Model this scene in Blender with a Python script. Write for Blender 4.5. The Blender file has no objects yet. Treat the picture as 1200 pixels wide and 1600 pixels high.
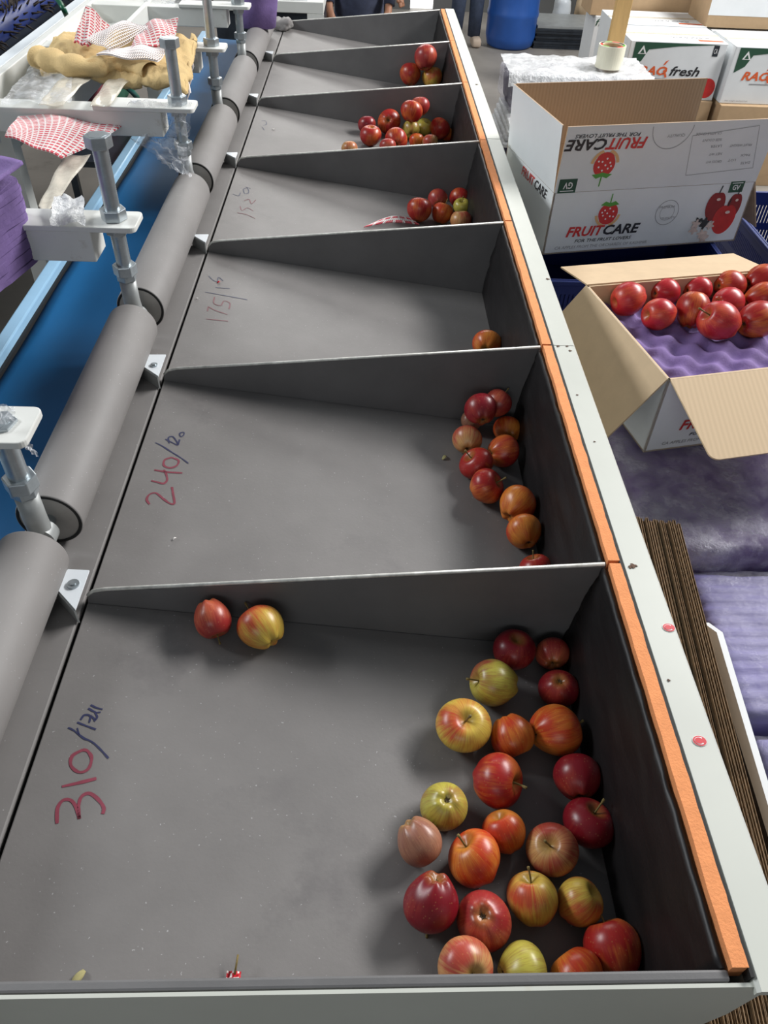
import bpy, bmesh, math, random
from mathutils import Vector, Matrix, noise
random.seed(7)
PI = math.pi
S = bpy.context.scene
COL = S.collection

# ------------------------------------------------------------------ camera, world, light, exposure
CAM = Vector((0.4438, 0.0, 1.0)); FPX = 1196.74
def cam_axes(p=0.7637, y=0.0467, r=0.0494):
    f = Vector((math.sin(y)*math.cos(p), math.cos(y)*math.cos(p), -math.sin(p)))
    ri = f.cross(Vector((0, 0, 1))).normalized(); u = ri.cross(f)
    return math.cos(r)*ri + math.sin(r)*u, -math.sin(r)*ri + math.cos(r)*u, f
CR, CU, CF = cam_axes()
cd = bpy.data.cameras.new('camera'); cam = bpy.data.objects.new('camera', cd); COL.objects.link(cam)
cam.matrix_world = Matrix(((CR.x, CU.x, -CF.x, CAM.x), (CR.y, CU.y, -CF.y, CAM.y), (CR.z, CU.z, -CF.z, CAM.z), (0, 0, 0, 1)))
cd.sensor_fit = 'HORIZONTAL'; cd.sensor_width = 36.0; cd.lens = 36*FPX/1200; cd.clip_start = .02; cd.clip_end = 100
S.camera = cam

W = bpy.data.worlds.new('hall_daylight'); S.world = W; W.use_nodes = True
W.node_tree.nodes['Background'].inputs[0].default_value = (.80, .90, 1.0, 1)
W.node_tree.nodes['Background'].inputs[1].default_value = 0.15
def area(name, loc, tgt, sx, sy, power, col):
    d = bpy.data.lights.new(name, 'AREA'); d.shape = 'RECTANGLE'; d.size = sx; d.size_y = sy; d.energy = power; d.color = col
    o = bpy.data.objects.new(name, d); COL.objects.link(o); o.location = loc
    o.rotation_euler = (Vector(tgt)-Vector(loc)).to_track_quat('-Z', 'Y').to_euler(); return o
area('window_light_right', (5.6, 4.6, 4.0), (.4, 1.5, 0), 4.4, 1.3, 830, (1.0, .99, .985))
area('window_light_left', (-4.6, 2.7, 3.6), (.9, 1.8, 0), 2.6, 1.0, 270, (.93, .97, 1.0))
area('window_light_behind', (-.6, -6.0, 3.2), (.6, 1.6, 0), 4.0, 1.6, 62, (.95, .98, 1.0))  # soft fill added behind the camera to brighten front-facing sides
area('window_light_end', (.4, 10.0, 3.4), (.5, 2, 0), 5.0, 2.0, 200, (1.0, .98, .95))
S.view_settings.view_transform = 'Standard'; S.view_settings.look = 'None'
S.view_settings.exposure = -0.04; S.view_settings.gamma = 1.0; S.view_settings.use_curve_mapping = False

# ------------------------------------------------------------------ measuring helpers
def ray(px, py): return CR*((px-600)/FPX) + CU*((800-py)/FPX) + CF
def onz(px, py, z): d = ray(px, py); return CAM + d*((z-CAM.z)/d.z)
def ony(px, py, y): d = ray(px, py); return CAM + d*((y-CAM.y)/d.y)
def onpl(px, py, P, n): d = ray(px, py); P = Vector(P); n = Vector(n); return CAM + d*((P-CAM).dot(n)/d.dot(n))
def depth(P): return (Vector(P)-CAM).dot(CF)

# ------------------------------------------------------------------ materials
def lin(v):
    v /= 255.0
    return v/12.92 if v <= .04045 else ((v+.055)/1.055)**2.4
def C(r, g, b): return (lin(r), lin(g), lin(b), 1)
MATS = {}
class NT:
    def __init__(s, m): s.t = m.node_tree; s.b = s.t.nodes['Principled BSDF']
    def n(s, typ, **kw):
        x = s.t.nodes.new(typ)
        for k, v in kw.items(): setattr(x, k, v)
        return x
    def l(s, a, b): s.t.links.new(a, b)
    def math(s, op, a, b=None, clamp=False):
        x = s.n('ShaderNodeMath', operation=op); x.use_clamp = clamp
        for i, v in enumerate((a, b)):
            if v is None: continue
            if isinstance(v, (int, float)): x.inputs[i].default_value = v
            else: s.l(v, x.inputs[i])
        return x.outputs[0]
    def mix(s, fac, a, b, mode='MIX'):
        x = s.n('ShaderNodeMix', data_type='RGBA', blend_type=mode)
        if isinstance(fac, (int, float)): x.inputs[0].default_value = fac
        else: s.l(fac, x.inputs[0])
        for i, v in ((6, a), (7, b)):
            if isinstance(v, tuple): x.inputs[i].default_value = v
            else: s.l(v, x.inputs[i])
        return x.outputs[2]
    def ramp(s, v, stops):
        x = s.n('ShaderNodeValToRGB'); s.l(v, x.inputs[0]); e = x.color_ramp.elements
        while len(e) < len(stops): e.new(.5)
        for q, (p, c) in zip(e, stops): q.position = p; q.color = c
        return x.outputs[0]
    def noise(s, vec, scale, detail=3, rough=.5, out=0):
        x = s.n('ShaderNodeTexNoise'); x.inputs['Scale'].default_value = scale; x.inputs['Detail'].default_value = detail
        x.inputs['Roughness'].default_value = rough
        if vec is not None: s.l(vec, x.inputs['Vector'])
        return x.outputs[out]
    def bump(s, h, strength, dist=.002):
        x = s.n('ShaderNodeBump'); x.inputs['Strength'].default_value = strength; x.inputs['Distance'].default_value = dist
        s.l(h, x.inputs['Height']); s.l(x.outputs[0], s.b.inputs['Normal'])
def mat(name, col, rough=.6, metal=0, var=.12, scale=12, bump=0, bscale=60, spec=.5, stretch=None, dirt=None, speck=0):
    """procedural paint: base colour mottled by noise, optional dirt colour, bump and specks"""
    if name in MATS: return MATS[name]
    m = bpy.data.materials.new(name); m.use_nodes = True; k = NT(m); MATS[name] = m
    tc = k.n('ShaderNodeTexCoord'); vec = tc.outputs['Object']
    if stretch:
        mp = k.n('ShaderNodeMapping'); mp.inputs['Scale'].default_value = stretch; k.l(vec, mp.inputs[0]); vec = mp.outputs[0]
    nz = k.noise(vec, scale, 5, .6)
    dk = tuple(max(0, x*(1-var)) for x in col[:3])+(1,); lt = tuple(min(1, x*(1+var)) for x in col[:3])+(1,)
    out = k.ramp(nz, [(.3, dk), (.7, lt)])
    if dirt:
        n2 = k.noise(vec, scale*.6, 6, .7); f = k.ramp(n2, [(dirt[1], (0, 0, 0, 1)), (dirt[1]+.12, (1, 1, 1, 1))])
        out = k.mix(f, out, dirt[0])
    if speck:
        n3 = k.noise(tc.outputs['Object'], 260, 1, .4); f = k.ramp(n3, [(.76, (0, 0, 0, 1)), (.79, (speck, speck, speck, 1))])
        out = k.mix(f, out, (.6, .6, .6, 1))
    k.l(out, k.b.inputs['Base Color']); k.b.inputs['Roughness'].default_value = rough; k.b.inputs['Metallic'].default_value = metal
    k.b.inputs['Specular IOR Level'].default_value = spec
    if bump: k.bump(k.noise(vec, bscale, 4, .6), bump)
    return m
def plastic(name, tint, alpha, rough=.12, bscale=14, bstr=1.0, amin=.08):
    """thin crinkled clear film"""
    if name in MATS: return MATS[name]
    m = bpy.data.materials.new(name); m.use_nodes = True; k = NT(m); MATS[name] = m
    tc = k.n('ShaderNodeTexCoord')
    nz = k.noise(tc.outputs['Object'], bscale, 6, .65)
    k.b.inputs['Base Color'].default_value = tint; k.b.inputs['Roughness'].default_value = rough
    k.b.inputs['Specular IOR Level'].default_value = .9
    k.l(k.ramp(nz, [(.35, (amin,)*3+(1,)), (.7, (alpha,)*3+(1,))]), k.b.inputs['Alpha'])
    k.bump(nz, bstr, .02)
    return m
M = {}
M['pad'] = mat('grey_padding', C(116, 113, 111), .48, var=.10, scale=6, bump=.10, bscale=180, dirt=(C(106, 103, 102), .60), speck=.4)
M['pad_side'] = mat('grey_padding_side', C(104, 103, 103), .5, var=.10, scale=9, bump=.10, bscale=150)
M['pad_edge'] = mat('worn_metal_edge', C(196, 196, 190), .4, metal=.3, var=.25, scale=60)  # bare metal edge, colour lightened to paint a highlight line
M['roller'] = mat('roller_rubber', C(126, 123, 121), .6, var=.08, scale=6, bump=.08, bscale=90, speck=.5)
M['lining'] = mat('black_lining', C(20, 17, 18), .5, var=.35, scale=14, bump=.5, bscale=40, stretch=(1, .35, 1))
M['foam'] = mat('orange_foam', C(228, 148, 94), .9, var=.07, scale=60, bump=.5, bscale=300)
M['white_paint'] = mat('cream_white_paint', C(194, 196, 187), .42, var=.04, scale=5, dirt=(C(180, 172, 150), .66))
M['rust'] = mat('rusty_scratch', C(92, 66, 50), .8, var=.3, scale=60)
M['sticker_red'] = mat('red_sticker', C(196, 30, 44), .4, var=.1, scale=80)
M['sticker_white'] = mat('white_sticker', C(225, 220, 215), .4, var=.05)
M['black'] = mat('black_gap', C(18, 18, 18), .7, var=.2)
M['zinc'] = mat('zinc_steel', C(170, 178, 182), .33, metal=.75, var=.12, scale=40, bump=.05, bscale=200)
M['bracket'] = mat('white_bracket', C(226, 232, 236), .35, var=.04, scale=8)
M['bracket_grey'] = mat('grey_bracket_tube', C(152, 155, 154), .45, metal=.2, var=.1, scale=15)
M['cap'] = mat('roller_cap', C(158, 154, 149), .55, var=.12, scale=20)
M['text_apple_dark'] = mat('print_apple_dark', C(142, 24, 28), .45, var=.2, scale=16)
M['blue_belt'] = mat('blue_belt', C(8, 84, 132), .62, var=.15, scale=3.5, dirt=(C(14, 62, 98), .64), stretch=(1, .3, 1), spec=.25)
M['blue_rail'] = mat('light_blue_rail', C(150, 190, 218), .35, var=.06, scale=8)
M['white_steel'] = mat('white_steel', C(212, 213, 208), .4, var=.05, scale=8, dirt=(C(170, 160, 140), .68))
M['dark_steel'] = mat('dark_steel', C(46, 52, 60), .4, metal=.4, var=.3, scale=15)
M['bristle'] = mat('dark_bristle', C(48, 40, 34), .9, var=.5, scale=60)
M['concrete'] = mat('concrete_floor', C(138, 133, 126), .55, var=.10, scale=3, dirt=(C(112, 107, 100), .58), bump=.1, bscale=60)
M['wall'] = mat('hall_wall', C(104, 104, 102), .8, var=.06, scale=2)
M['kraft'] = mat('kraft_board', C(198, 173, 140), .8, var=.05, scale=20)
M['kraft_in'] = mat('kraft_inner', C(178, 150, 116), .85, var=.06, scale=20)
M['kraft_dark'] = mat('kraft_dark', C(146, 122, 94), .9, var=.18, scale=50, dirt=(C(96, 78, 58), .6))
M['dark_board'] = mat('dark_brown_board', C(50, 41, 33), .9, var=.2, scale=30)  # kraft board coloured darker to paint in the shade of the gap
M['board_white'] = mat('white_board', C(222, 225, 226), .55, var=.03, scale=8)
M['purple'] = mat('purple_pulp', C(124, 106, 150), .85, var=.14, scale=26, bump=.5, bscale=160)
M['purple_light'] = mat('purple_pulp_light', C(116, 94, 146), .85, var=.14, scale=20, bump=.6, bscale=110)
M['purple_blue'] = mat('blue_purple_pulp', C(116, 110, 160), .6, var=.2, scale=14, bump=.8, bscale=45, stretch=(.18, 1, 1))
M['purple_dark'] = mat('dark_purple_pulp', C(62, 54, 78), .8, var=.2, scale=20)
M['crate'] = mat('blue_crate', C(26, 44, 104), .45, var=.12, scale=10)
M['drum'] = mat('blue_drum', C(36, 84, 160), .4, var=.1, scale=6)
M['towel'] = mat('cream_towel', C(206, 178, 126), .95, var=.12, scale=14, bump=.9, bscale=220, dirt=(C(176, 138, 84), .62))
M['net_red'] = mat('red_foam_net', C(208, 84, 96), .7, var=.15, scale=60)
M['net_white'] = mat('white_foam_net', C(228, 220, 218), .7, var=.05, scale=60)
M['wood'] = mat('plank_wood', C(196, 160, 104), .75, var=.10, scale=10, stretch=(4, 4, .5))
M['text_red'] = mat('print_red', C(204, 52, 48), .5, var=.04)
M['text_black'] = mat('print_black', C(38, 38, 42), .5, var=.04)
M['text_grey'] = mat('print_grey', C(150, 150, 152), .5, var=.04)
M['text_orange'] = mat('print_orange', C(222, 96, 44), .5, var=.04)
M['text_green'] = mat('print_green', C(86, 156, 62), .5, var=.05)
M['text_darkgreen'] = mat('print_dark_green', C(36, 78, 58), .5, var=.05)
M['text_tan'] = mat('print_tan', C(222, 176, 122), .5, var=.05)
M['text_apple'] = mat('print_apple_red', C(196, 36, 34), .45, var=.25, scale=16)
M['text_blossom'] = mat('print_blossom', C(214, 192, 182), .5, var=.2, scale=60)
M['text_white'] = mat('print_white', C(232, 232, 232), .5, var=.02)
M['marker_red'] = mat('red_marker', C(122, 48, 64), .6, var=.15, scale=60)
M['marker_blue'] = mat('blue_marker', C(34, 38, 76), .6, var=.15, scale=60)
M['marker_faint_red'] = mat('faint_red_marker', C(122, 86, 90), .6, var=.1, scale=60)
M['marker_faint_blue'] = mat('faint_blue_marker', C(84, 86, 102), .6, var=.1, scale=60)
M['stem'] = mat('apple_stem', C(112, 96, 52), .8, var=.2, scale=200)
M['calyx'] = mat('apple_calyx', C(58, 44, 28), .9, var=.3, scale=200)
M['leaf'] = mat('dry_leaf', C(150, 142, 96), .8, var=.2, scale=90)
M['denim'] = mat('denim', C(58, 68, 88), .9, var=.2, scale=30, bump=.4, bscale=200)
M['plaid'] = mat('dark_blue_shirt', C(52, 58, 78), .9, var=.3, scale=20)
M['skin'] = mat('skin', C(150, 104, 78), .6, var=.06)
M['hair'] = mat('hair', C(24, 20, 18), .7, var=.3)
M['shoe'] = mat('shoe', C(186, 168, 150), .7, var=.15)
M['hose'] = mat('green_hose', C(14, 84, 58), .4, var=.1)
M['maroon'] = mat('maroon_cloth', C(92, 28, 36), .8, var=.3, scale=12)
M['film'] = plastic('clear_film', (.88, .90, .93, 1), .6, bscale=20, bstr=.7, amin=.10)
M['film_soft'] = plastic('milky_film', (.80, .78, .88, 1), .55, rough=.13, bscale=13, bstr=1.0, amin=.05)
M['film_thin'] = plastic('thin_film', (.80, .78, .9, 1), .2, rough=.25, bscale=16, bstr=.6, amin=.03)
M['film_milky'] = plastic('silver_film', (.80, .81, .82, 1), .95, rough=.2, bscale=18, amin=.6)
M['tape'] = plastic('clear_tape', (.86, .80, .68, 1), .75, rough=.1, bscale=8, bstr=.3, amin=.35)
M['tape_roll'] = mat('tape_roll_side', C(226, 222, 200), .25, var=.05)
def emit(name, col, st):
    m = bpy.data.materials.new(name); m.use_nodes = True; k = NT(m)
    k.b.inputs['Base Color'].default_value = col; k.b.inputs['Emission Color'].default_value = col; k.b.inputs['Emission Strength'].default_value = st; return m
M['sky'] = emit('bright_outside', (1, 1, .98, 1), 2.2)

# corrugated look for the inside of cartons
def corrugated(name, col, period, axis):
    m = bpy.data.materials.new(name); m.use_nodes = True; k = NT(m); tc = k.n('ShaderNodeTexCoord')
    w = k.n('ShaderNodeTexWave', wave_type='BANDS', bands_direction=axis); w.inputs['Scale'].default_value = 1/period*.314; w.inputs['Distortion'].default_value = .3
    k.l(tc.outputs['Object'], w.inputs['Vector'])
    d = tuple(x*.94 for x in col[:3])+(1,)
    k.l(k.mix(w.outputs['Fac'], d, col), k.b.inputs['Base Color']); k.b.inputs['Roughness'].default_value = .85
    k.bump(w.outputs['Fac'], .15, .002); MATS[name] = m; return m
M['kraft_rib'] = corrugated('ribbed_kraft', C(194, 170, 138), .012, 'X')
M['kraft_rib_in'] = corrugated('ribbed_kraft_inner', C(174, 150, 124), .012, 'X')

# ------------------------------------------------------------------ mesh building
class MB:
    def __init__(s): s.v = []; s.f = []; s.mi = []; s.m = 0; s.sm = []
    def add(s, vs, fs, smooth=False):
        o = len(s.v); s.v += [Vector(x) for x in vs]
        for f in fs: s.f.append([i+o for i in f]); s.mi.append(s.m); s.sm.append(smooth)
        return s
    def box(s, lo, hi, R=None, c=None):
        x0, y0, z0 = lo; x1, y1, z1 = hi
        vs = [Vector(p) for p in ((x0,y0,z0),(x1,y0,z0),(x1,y1,z0),(x0,y1,z0),(x0,y0,z1),(x1,y0,z1),(x1,y1,z1),(x0,y1,z1))]
        if R is not None: vs = [R @ p + (c or Vector()) for p in vs]
        return s.add(vs, [(0,3,2,1),(4,5,6,7),(0,1,5,4),(1,2,6,5),(2,3,7,6),(3,0,4,7)])
    def prism(s, poly, d):
        """poly: list of 3-D points, d: extrusion vector"""
        d = Vector(d); n = len(poly); a = [Vector(p) for p in poly]; b = [p+d for p in a]
        fs = [tuple(range(n-1, -1, -1)), tuple(range(n, 2*n))]+[(i, (i+1) % n, n+(i+1) % n, n+i) for i in range(n)]
        nrm = Vector()
        for i in range(n): nrm += (a[i]-a[0]).cross(a[(i+1) % n]-a[0])
        if nrm.dot(d) < 0: fs = [tuple(reversed(f)) for f in fs]
        return s.add(a+b, fs)
    def cyl(s, p0, p1, r, r1=None, n=24, caps=True, smooth=True):
        p0 = Vector(p0); p1 = Vector(p1); r1 = r if r1 is None else r1; q = (p1-p0).to_track_quat('Z', 'Y')
        ring = [q @ Vector((math.cos(2*PI*i/n), math.sin(2*PI*i/n), 0)) for i in range(n)]
        s.add([p0+r*e for e in ring]+[p1+r1*e for e in ring], [(i, (i+1) % n, n+(i+1) % n, n+i) for i in range(n)], smooth)
        if caps: s.add([p0+r*e for e in ring], [tuple(range(n-1, -1, -1))]); s.add([p1+r1*e for e in ring], [tuple(range(n))])
        return s
    def tube(s, path, r, n=10, rf=None):
        path = [Vector(p) for p in path]; rings = []; up = Vector((.13, .21, .97))
        for i, p in enumerate(path):
            t = (path[min(i+1, len(path)-1)]-path[max(i-1, 0)]).normalized(); a = t.cross(up).normalized(); b = t.cross(a)
            rr = r*(rf(i/(len(path)-1)) if rf else 1)
            rings.append([p+rr*(math.cos(2*PI*k/n)*a+math.sin(2*PI*k/n)*b) for k in range(n)])
        vs = [v for g in rings for v in g]; fs = []
        for i in range(len(rings)-1):
            for k in range(n): fs.append((i*n+k, i*n+(k+1) % n, (i+1)*n+(k+1) % n, (i+1)*n+k))
        fs += [tuple(range(n-1, -1, -1)), tuple((len(rings)-1)*n+k for k in range(n))]
        return s.add(vs, fs, True)
    def grid(s, fn, nu, nv, smooth=True, closed=False):
        vs = [fn(i/nu, j/nv) for j in range(nv+1) for i in range(nu+1)]
        return s.add(vs, [(j*(nu+1)+i, j*(nu+1)+i+1, (j+1)*(nu+1)+i+1, (j+1)*(nu+1)+i) for j in range(nv) for i in range(nu)], smooth)
    def build(s, name, mats, parent=None, bevel=0, fixn=False):
        if not isinstance(mats, (list, tuple)): mats = [mats]
        me = bpy.data.meshes.new(name); off = Vector()
        if parent is not None:
            p = parent
            while p is not None: off += p.location; p = p.parent
        me.from_pydata([v-off for v in s.v], [], s.f)
        for m in mats: me.materials.append(m)
        for p, i, q in zip(me.polygons, s.mi, s.sm): p.material_index = i; p.use_smooth = q
        if fixn:
            b = bmesh.new(); b.from_mesh(me); bmesh.ops.remove_doubles(b, verts=b.verts, dist=1e-5); bmesh.ops.recalc_face_normals(b, faces=b.faces); b.to_mesh(me); b.free()
        o = bpy.data.objects.new(name, me); COL.objects.link(o); o.parent = parent
        if bevel: bv = o.modifiers.new('bevel', 'BEVEL'); bv.width = bevel; bv.segments = 2; bv.limit_method = 'ANGLE'
        return o
def thing(name, label, cat, loc=(0, 0, 0), group=None):
    o = bpy.data.objects.new(name, None); COL.objects.link(o); o.location = loc; o.empty_display_size = .05
    return tag(o, label, cat, group)
def tag(o, label, cat, group=None):
    o['label'] = label; o['category'] = cat
    if group: o['group'] = group
    return o
def struct(o): o['kind'] = 'structure'; return o
def sm(pts, k=6):
    """smooth curve through points (Catmull-Rom)"""
    pts = [Vector(p) for p in pts]; out = []
    for i in range(len(pts)-1):
        a = pts[max(i-1, 0)]; b = pts[i]; c = pts[i+1]; d = pts[min(i+2, len(pts)-1)]
        for j in range(k):
            t = j/k; out.append(.5*((2*b)+(c-a)*t+(2*a-5*b+4*c-d)*t*t+(3*b-a-3*c+d)*t**3))
    return out+[pts[-1]]
def fbm(v, sc=1.0, o=4):
    v = Vector(v)*sc; s = 0; a = 1
    for _ in range(o): s += a*noise.noise(v); v = v*2.03; a *= .5
    return s

# ------------------------------------------------------------------ the setting
FZ = -0.95
struct(MB().box((-9, -4, FZ-.1), (9, 10.9, FZ)).build('floor', M['concrete']))
wb = MB()
WY = 10.55
# end wall with two bright door openings
ops = []
for a, b in ((499, 510), (641, 677)):
    ops.append((ony(a, 10, WY).x, ony(b, 10, WY).x))
xs = [-9, ops[0][0], ops[0][1], ops[1][0], ops[1][1], 9]
for k in (0, 2, 4): wb.box((xs[k], WY, FZ), (xs[k+1], WY+.2, 3.2))
for k in (1, 3): wb.box((xs[k], WY, 1.4), (xs[k+1], WY+.2, 3.2))
struct(wb.build('wall_back', M['wall']))
for i, (a, b) in enumerate(ops):
    struct(MB().box((a, WY+.1, FZ), (b, WY+.15, 1.4)).build('window_%d' % (i+1), M['sky']))

# ------------------------------------------------------------------ apple sorting table
YS = [0.234, 0.819, 1.464, 2.117, 2.784, 3.474, 4.160, 4.846]
XB, ZB, XT, ZT = .812, -.108, .842, .110
FN = Vector((.133, 0, 1)).normalized()
def fl(x): return -.133*x
T = thing('apple_sorting_table', 'long grey padded sorting table with divided bins, orange foam strip and cream white rim', 'sorting table', (.4, 2.5, FZ))
floors = []
for i in range(7):
    a, b = YS[i]+.004, YS[i+1]-.004
    m = MB().prism([(0, a, 0), (XB+.01, a, fl(XB+.01)), (XB+.01, a, fl(XB+.01)-.012), (0, a, -.012)], (0, b-a, 0))
    floors.append(m.build('bin_floor', M['pad'], T, bevel=.002))
# apron beside the rollers, with the dark slot
MB().box((-.155, .10, -.012), (-.007, 4.93, 0)).build('apron', M['roller'], T, bevel=.002)
MB().box((-.03, .10, -.05), (.03, 4.93, -.03)).build('slot_shadow_channel', M['black'], T)  # black underlay that paints the shade inside the slot
for i in range(1, 8):
    y = YS[i]
    pts = [(.0, -.004), (.003, .013), (.014, .024), (.035, .029), (.3, .054), (XT-.004, ZT-.003), (XB-.002, ZB-.004)]
    d = MB(); d.prism([(x, y-.004, z) for x, z in pts], (0, .008, 0)); dv = d.build('divider', M['pad_side'], T)
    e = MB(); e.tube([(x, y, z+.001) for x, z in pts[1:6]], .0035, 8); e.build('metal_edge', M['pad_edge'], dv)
# near end board: grey padded inside, white outside
poly = [(-.32, .055), (XT+.043, .107), (XT+.03, .0), (XT+.0, -.10), (XT-.06, -.2), (.45, -.055), (-.32, -.02)]
MB().prism([(x, .228, z) for x, z in poly], (0, .004, 0)).build('end_board', M['white_paint'], T)
MB().prism([(-.32, .233, .055), (XT, .233, .106), (XB, .233, ZB-.01), (-.0, .233, -.012), (-.32, .233, -.012)], (0, .012, 0)).build('end_padding', M['pad_side'], T, bevel=.003)
# right wall lining (creased black sheet), foam strips and rail segments
def wall_pt(y, t, k=0):
    x = XB+(XT-XB)*t**1.3; z = ZB-.004+(ZT-.002-ZB)*t
    w = .004*fbm((y*3, t*2.5, k), 2.2)*math.sin(PI*min(1, t*1.1))
    if t > .8: w += .003*noise.noise(Vector((y*30, t*20, k)))
    return Vector((x-w-.002, y, z))
for i in range(7):
    a, b = YS[i]+.012 if i == 0 else YS[i]+.005, YS[i+1]-.005
    m = MB(); m.grid(lambda u, v: wall_pt(a+(b-a)*v, u, i), 22, 40)
    o = m.build('wall_lining', M['lining'], T); sd = o.modifiers.new('solid', 'SOLIDIFY'); sd.thickness = .006; sd.offset = 1
    # foam
    rnd = random.Random(i); n = 70; top = []; bot = []
    m = MB(); L0 = []; R0 = []
    for k in range(n+1):
        y = a-.002+(b-a+.004)*k/n
        L0.append(Vector((XT+.001+.0016*fbm((y*14, i, 0), 1), y, ZT+.004)))
        R0.append(Vector((XT+.0195+.0012*fbm((y*30, i, 5), 1), y, ZT+.004)))
    if i < 6: pass
    vs = L0+R0+[p-Vector((0, 0, .03)) for p in L0]+[p-Vector((0, 0, .03)) for p in R0]; N = n+1
    fs = []
    for k in range(n):
        fs += [(k, N+k, N+k+1, k+1), (2*N+k, k, k+1, 2*N+k+1), (N+k, 3*N+k, 3*N+k+1, N+k+1)]
    fs += [(0, 2*N, 3*N, N), (n, N+n, 3*N+n, 2*N+n)]
    m.add(vs, fs); m.build('foam_strip', M['foam'], T)
rails = []
for a, b in ((.222, YS[2]-.001), (YS[2]+.001, 2.80), (2.804, YS[7]+.02)):
    if a == .222: a2, b2 = .222, 1.467
    else: a2, b2 = a, b
    m = MB(); prof = [(XT+.022, .108), (XT+.026, .112), (XT+.070, .112), (XT+.074, .108), (XT+.074, .045), (XT+.070, .045), (XT+.070, .10), (XT+.022, .10)]
    m.prism([(x, a2, z) for x, z in prof], (0, b2-a2, 0)); rails.append(m.build('rim_rail', M['white_paint'], T))
MB().prism([(XT+.023, .235, .098), (XT+.034, .235, .098), (XB+.028, .235, -.26), (XB+.017, .235, -.26)], (0, 4.62, 0)).build('side_panel', M['white_paint'], T)
# dark seam behind the foam
MB().box((XT+.0185, .235, .095), (XT+.0225, 4.85, .1135)).build('seam', M['black'], T)
# rust marks and stickers on the rail
def disc(pts2d, C0, ax, ay, n, lift, th=.0008):
    return [Vector(C0)+Vector(ax)*x+Vector(ay)*y+Vector(n)*lift for x, y in pts2d]
X, Y, Z = Vector((1, 0, 0)), Vector((0, 1, 0)), Vector((0, 0, 1))
def ell(rx, ry, n=20, ph=0): return [(rx*math.cos(2*PI*k/n+ph), ry*math.sin(2*PI*k/n+ph)) for k in range(n)]
for px, py, s, r in ((990, 884, .005, 0), (985, 886, .003, 0), (856, 436, .004, 1), (872, 541, .003, 1), (886, 541, .0025, 1), (891, 548, .003, 1), (902, 617, .002, 0), (929, 690, .0018, 0), (745, 132, .005, 1), (1045, 1063, .002, 0)):
    p = onz(px, py, .1125); k = 0 if p.y < 1.467 else 1 if p.y < 2.8 else 2
    pts = [(x*(1+.5*math.sin(3*i)), y*(1+.5*math.cos(5*i))) for i, (x, y) in enumerate(ell(s, s*.8, 14))]
    MB().prism(disc(pts, p, X, Y, Z, 0), (0, 0, .0006)).build('rust_spot', M['rust'], rails[k])
for px, py in ((1093, 1158), (1046, 981)):
    p = onz(px, py, .1122)
    if px == 1046: p.x -= .001
    st = MB().prism(disc(ell(.0095, .0078), p, X, Y, Z, 0), (0, 0, .0006)).build('round_sticker', M['sticker_white'], rails[0])
    MB().prism(disc(ell(.0088, .0072), p, X, Y, Z, .0006), (0, 0, .0004)).build('sticker_rim', M['sticker_red'], st)
    MB().prism(disc([(.0068*math.cos(t), .0054*math.sin(t)) for t in [0.9+k*.28 for k in range(17)]]+[(.002, -.001)], p, X, Y, Z, .001), (0, 0, .0003)).build('sticker_mark', M['text_white'], st)
    MB().prism(disc(ell(.0055, .0045, 14), p+Vector((-.001, .0, 0)), X, Y, Z, .0013), (0, 0, .0003)).build('sticker_centre', M['sticker_red'], st)
# handwriting on the bin floors
def on_floor(px, py): p = onpl(px, py, (0, 0, 0), FN); return p
def stroke(mb, pts, w, lift=.0006):
    P = [on_floor(x, y)+FN*lift for x, y in pts]; P = sm(P, 6); n = len(P); L = []; R = []
    for i in range(n):
        t = (P[min(i+1, n-1)]-P[max(i-1, 0)]).normalized(); s = t.cross(FN).normalized()*w*(.8+.35*noise.noise(P[i]*90)); L.append(P[i]-s); R.append(P[i]+s)
    mb.add(L+R, [(i, n+i, n+i+1, i+1) for i in range(n-1)])
def c2(x, y): return (x*.375, 1050+y*.375)         # crop readings
def writing(i, name, m, strokes, w):
    mb = MB()
    for s in strokes: stroke(mb, s, w)
    mb.build(name, m, floors[i])
writing(0, 'red_number', M['marker_red'], [[c2(*p) for p in s] for s in (
    [(238, 632), (240, 570), (262, 536), (295, 535), (318, 565), (331, 612)],
    [(331, 612), (328, 560), (340, 520), (372, 506), (408, 530), (432, 565), (428, 592)],
    [(258, 478), (330, 462), (402, 444)],
    [(345, 325), (302, 350), (296, 390), (330, 418), (368, 404), (382, 360), (365, 330), (345, 325)])], .0028)
writing(0, 'blue_word', M['marker_blue'], [[c2(*p) for p in s] for s in (
    [(284, 232), (308, 244), (330, 262), (352, 278)], [(330, 262), (322, 234)], [(352, 278), (384, 292), (418, 322), (452, 360)],
    [(322, 210), (352, 222), (400, 240)], [(336, 200), (352, 180), (376, 184), (372, 212)],
    [(378, 182), (398, 200)], [(392, 206), (405, 188), (396, 170)], [(368, 152), (398, 168), (420, 168)], [(378, 138), (404, 150), (428, 156)])], .0017)
def c4(x, y): return (150+x*.3125, 540+y*.3125)
writing(1, 'red_number', M['marker_red'], [[c4(*p) for p in s] for s in (
    [(268, 794), (254, 770), (268, 745), (300, 738), (335, 765), (370, 790), (392, 788), (386, 745), (380, 708)],
    [(276, 676), (310, 684), (338, 690), (356, 672), (350, 640), (338, 622)], [(292, 622), (350, 632), (432, 638)],
    [(378, 560), (344, 572), (340, 600), (370, 612), (404, 600), (412, 574), (378, 560)])], .0026)
writing(1, 'blue_number', M['marker_blue'], [[c4(*p) for p in s] for s in (
    [(298, 486), (330, 502), (380, 534), (425, 562), (462, 590)], [(346, 468), (370, 480), (410, 500)],
    [(366, 490), (362, 462), (384, 456), (402, 478), (410, 494)],  [(410, 498), (418, 470)], [(430, 434), (418, 442), (424, 456), (438, 448), (440, 436), (430, 434)])], .0018)
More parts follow.
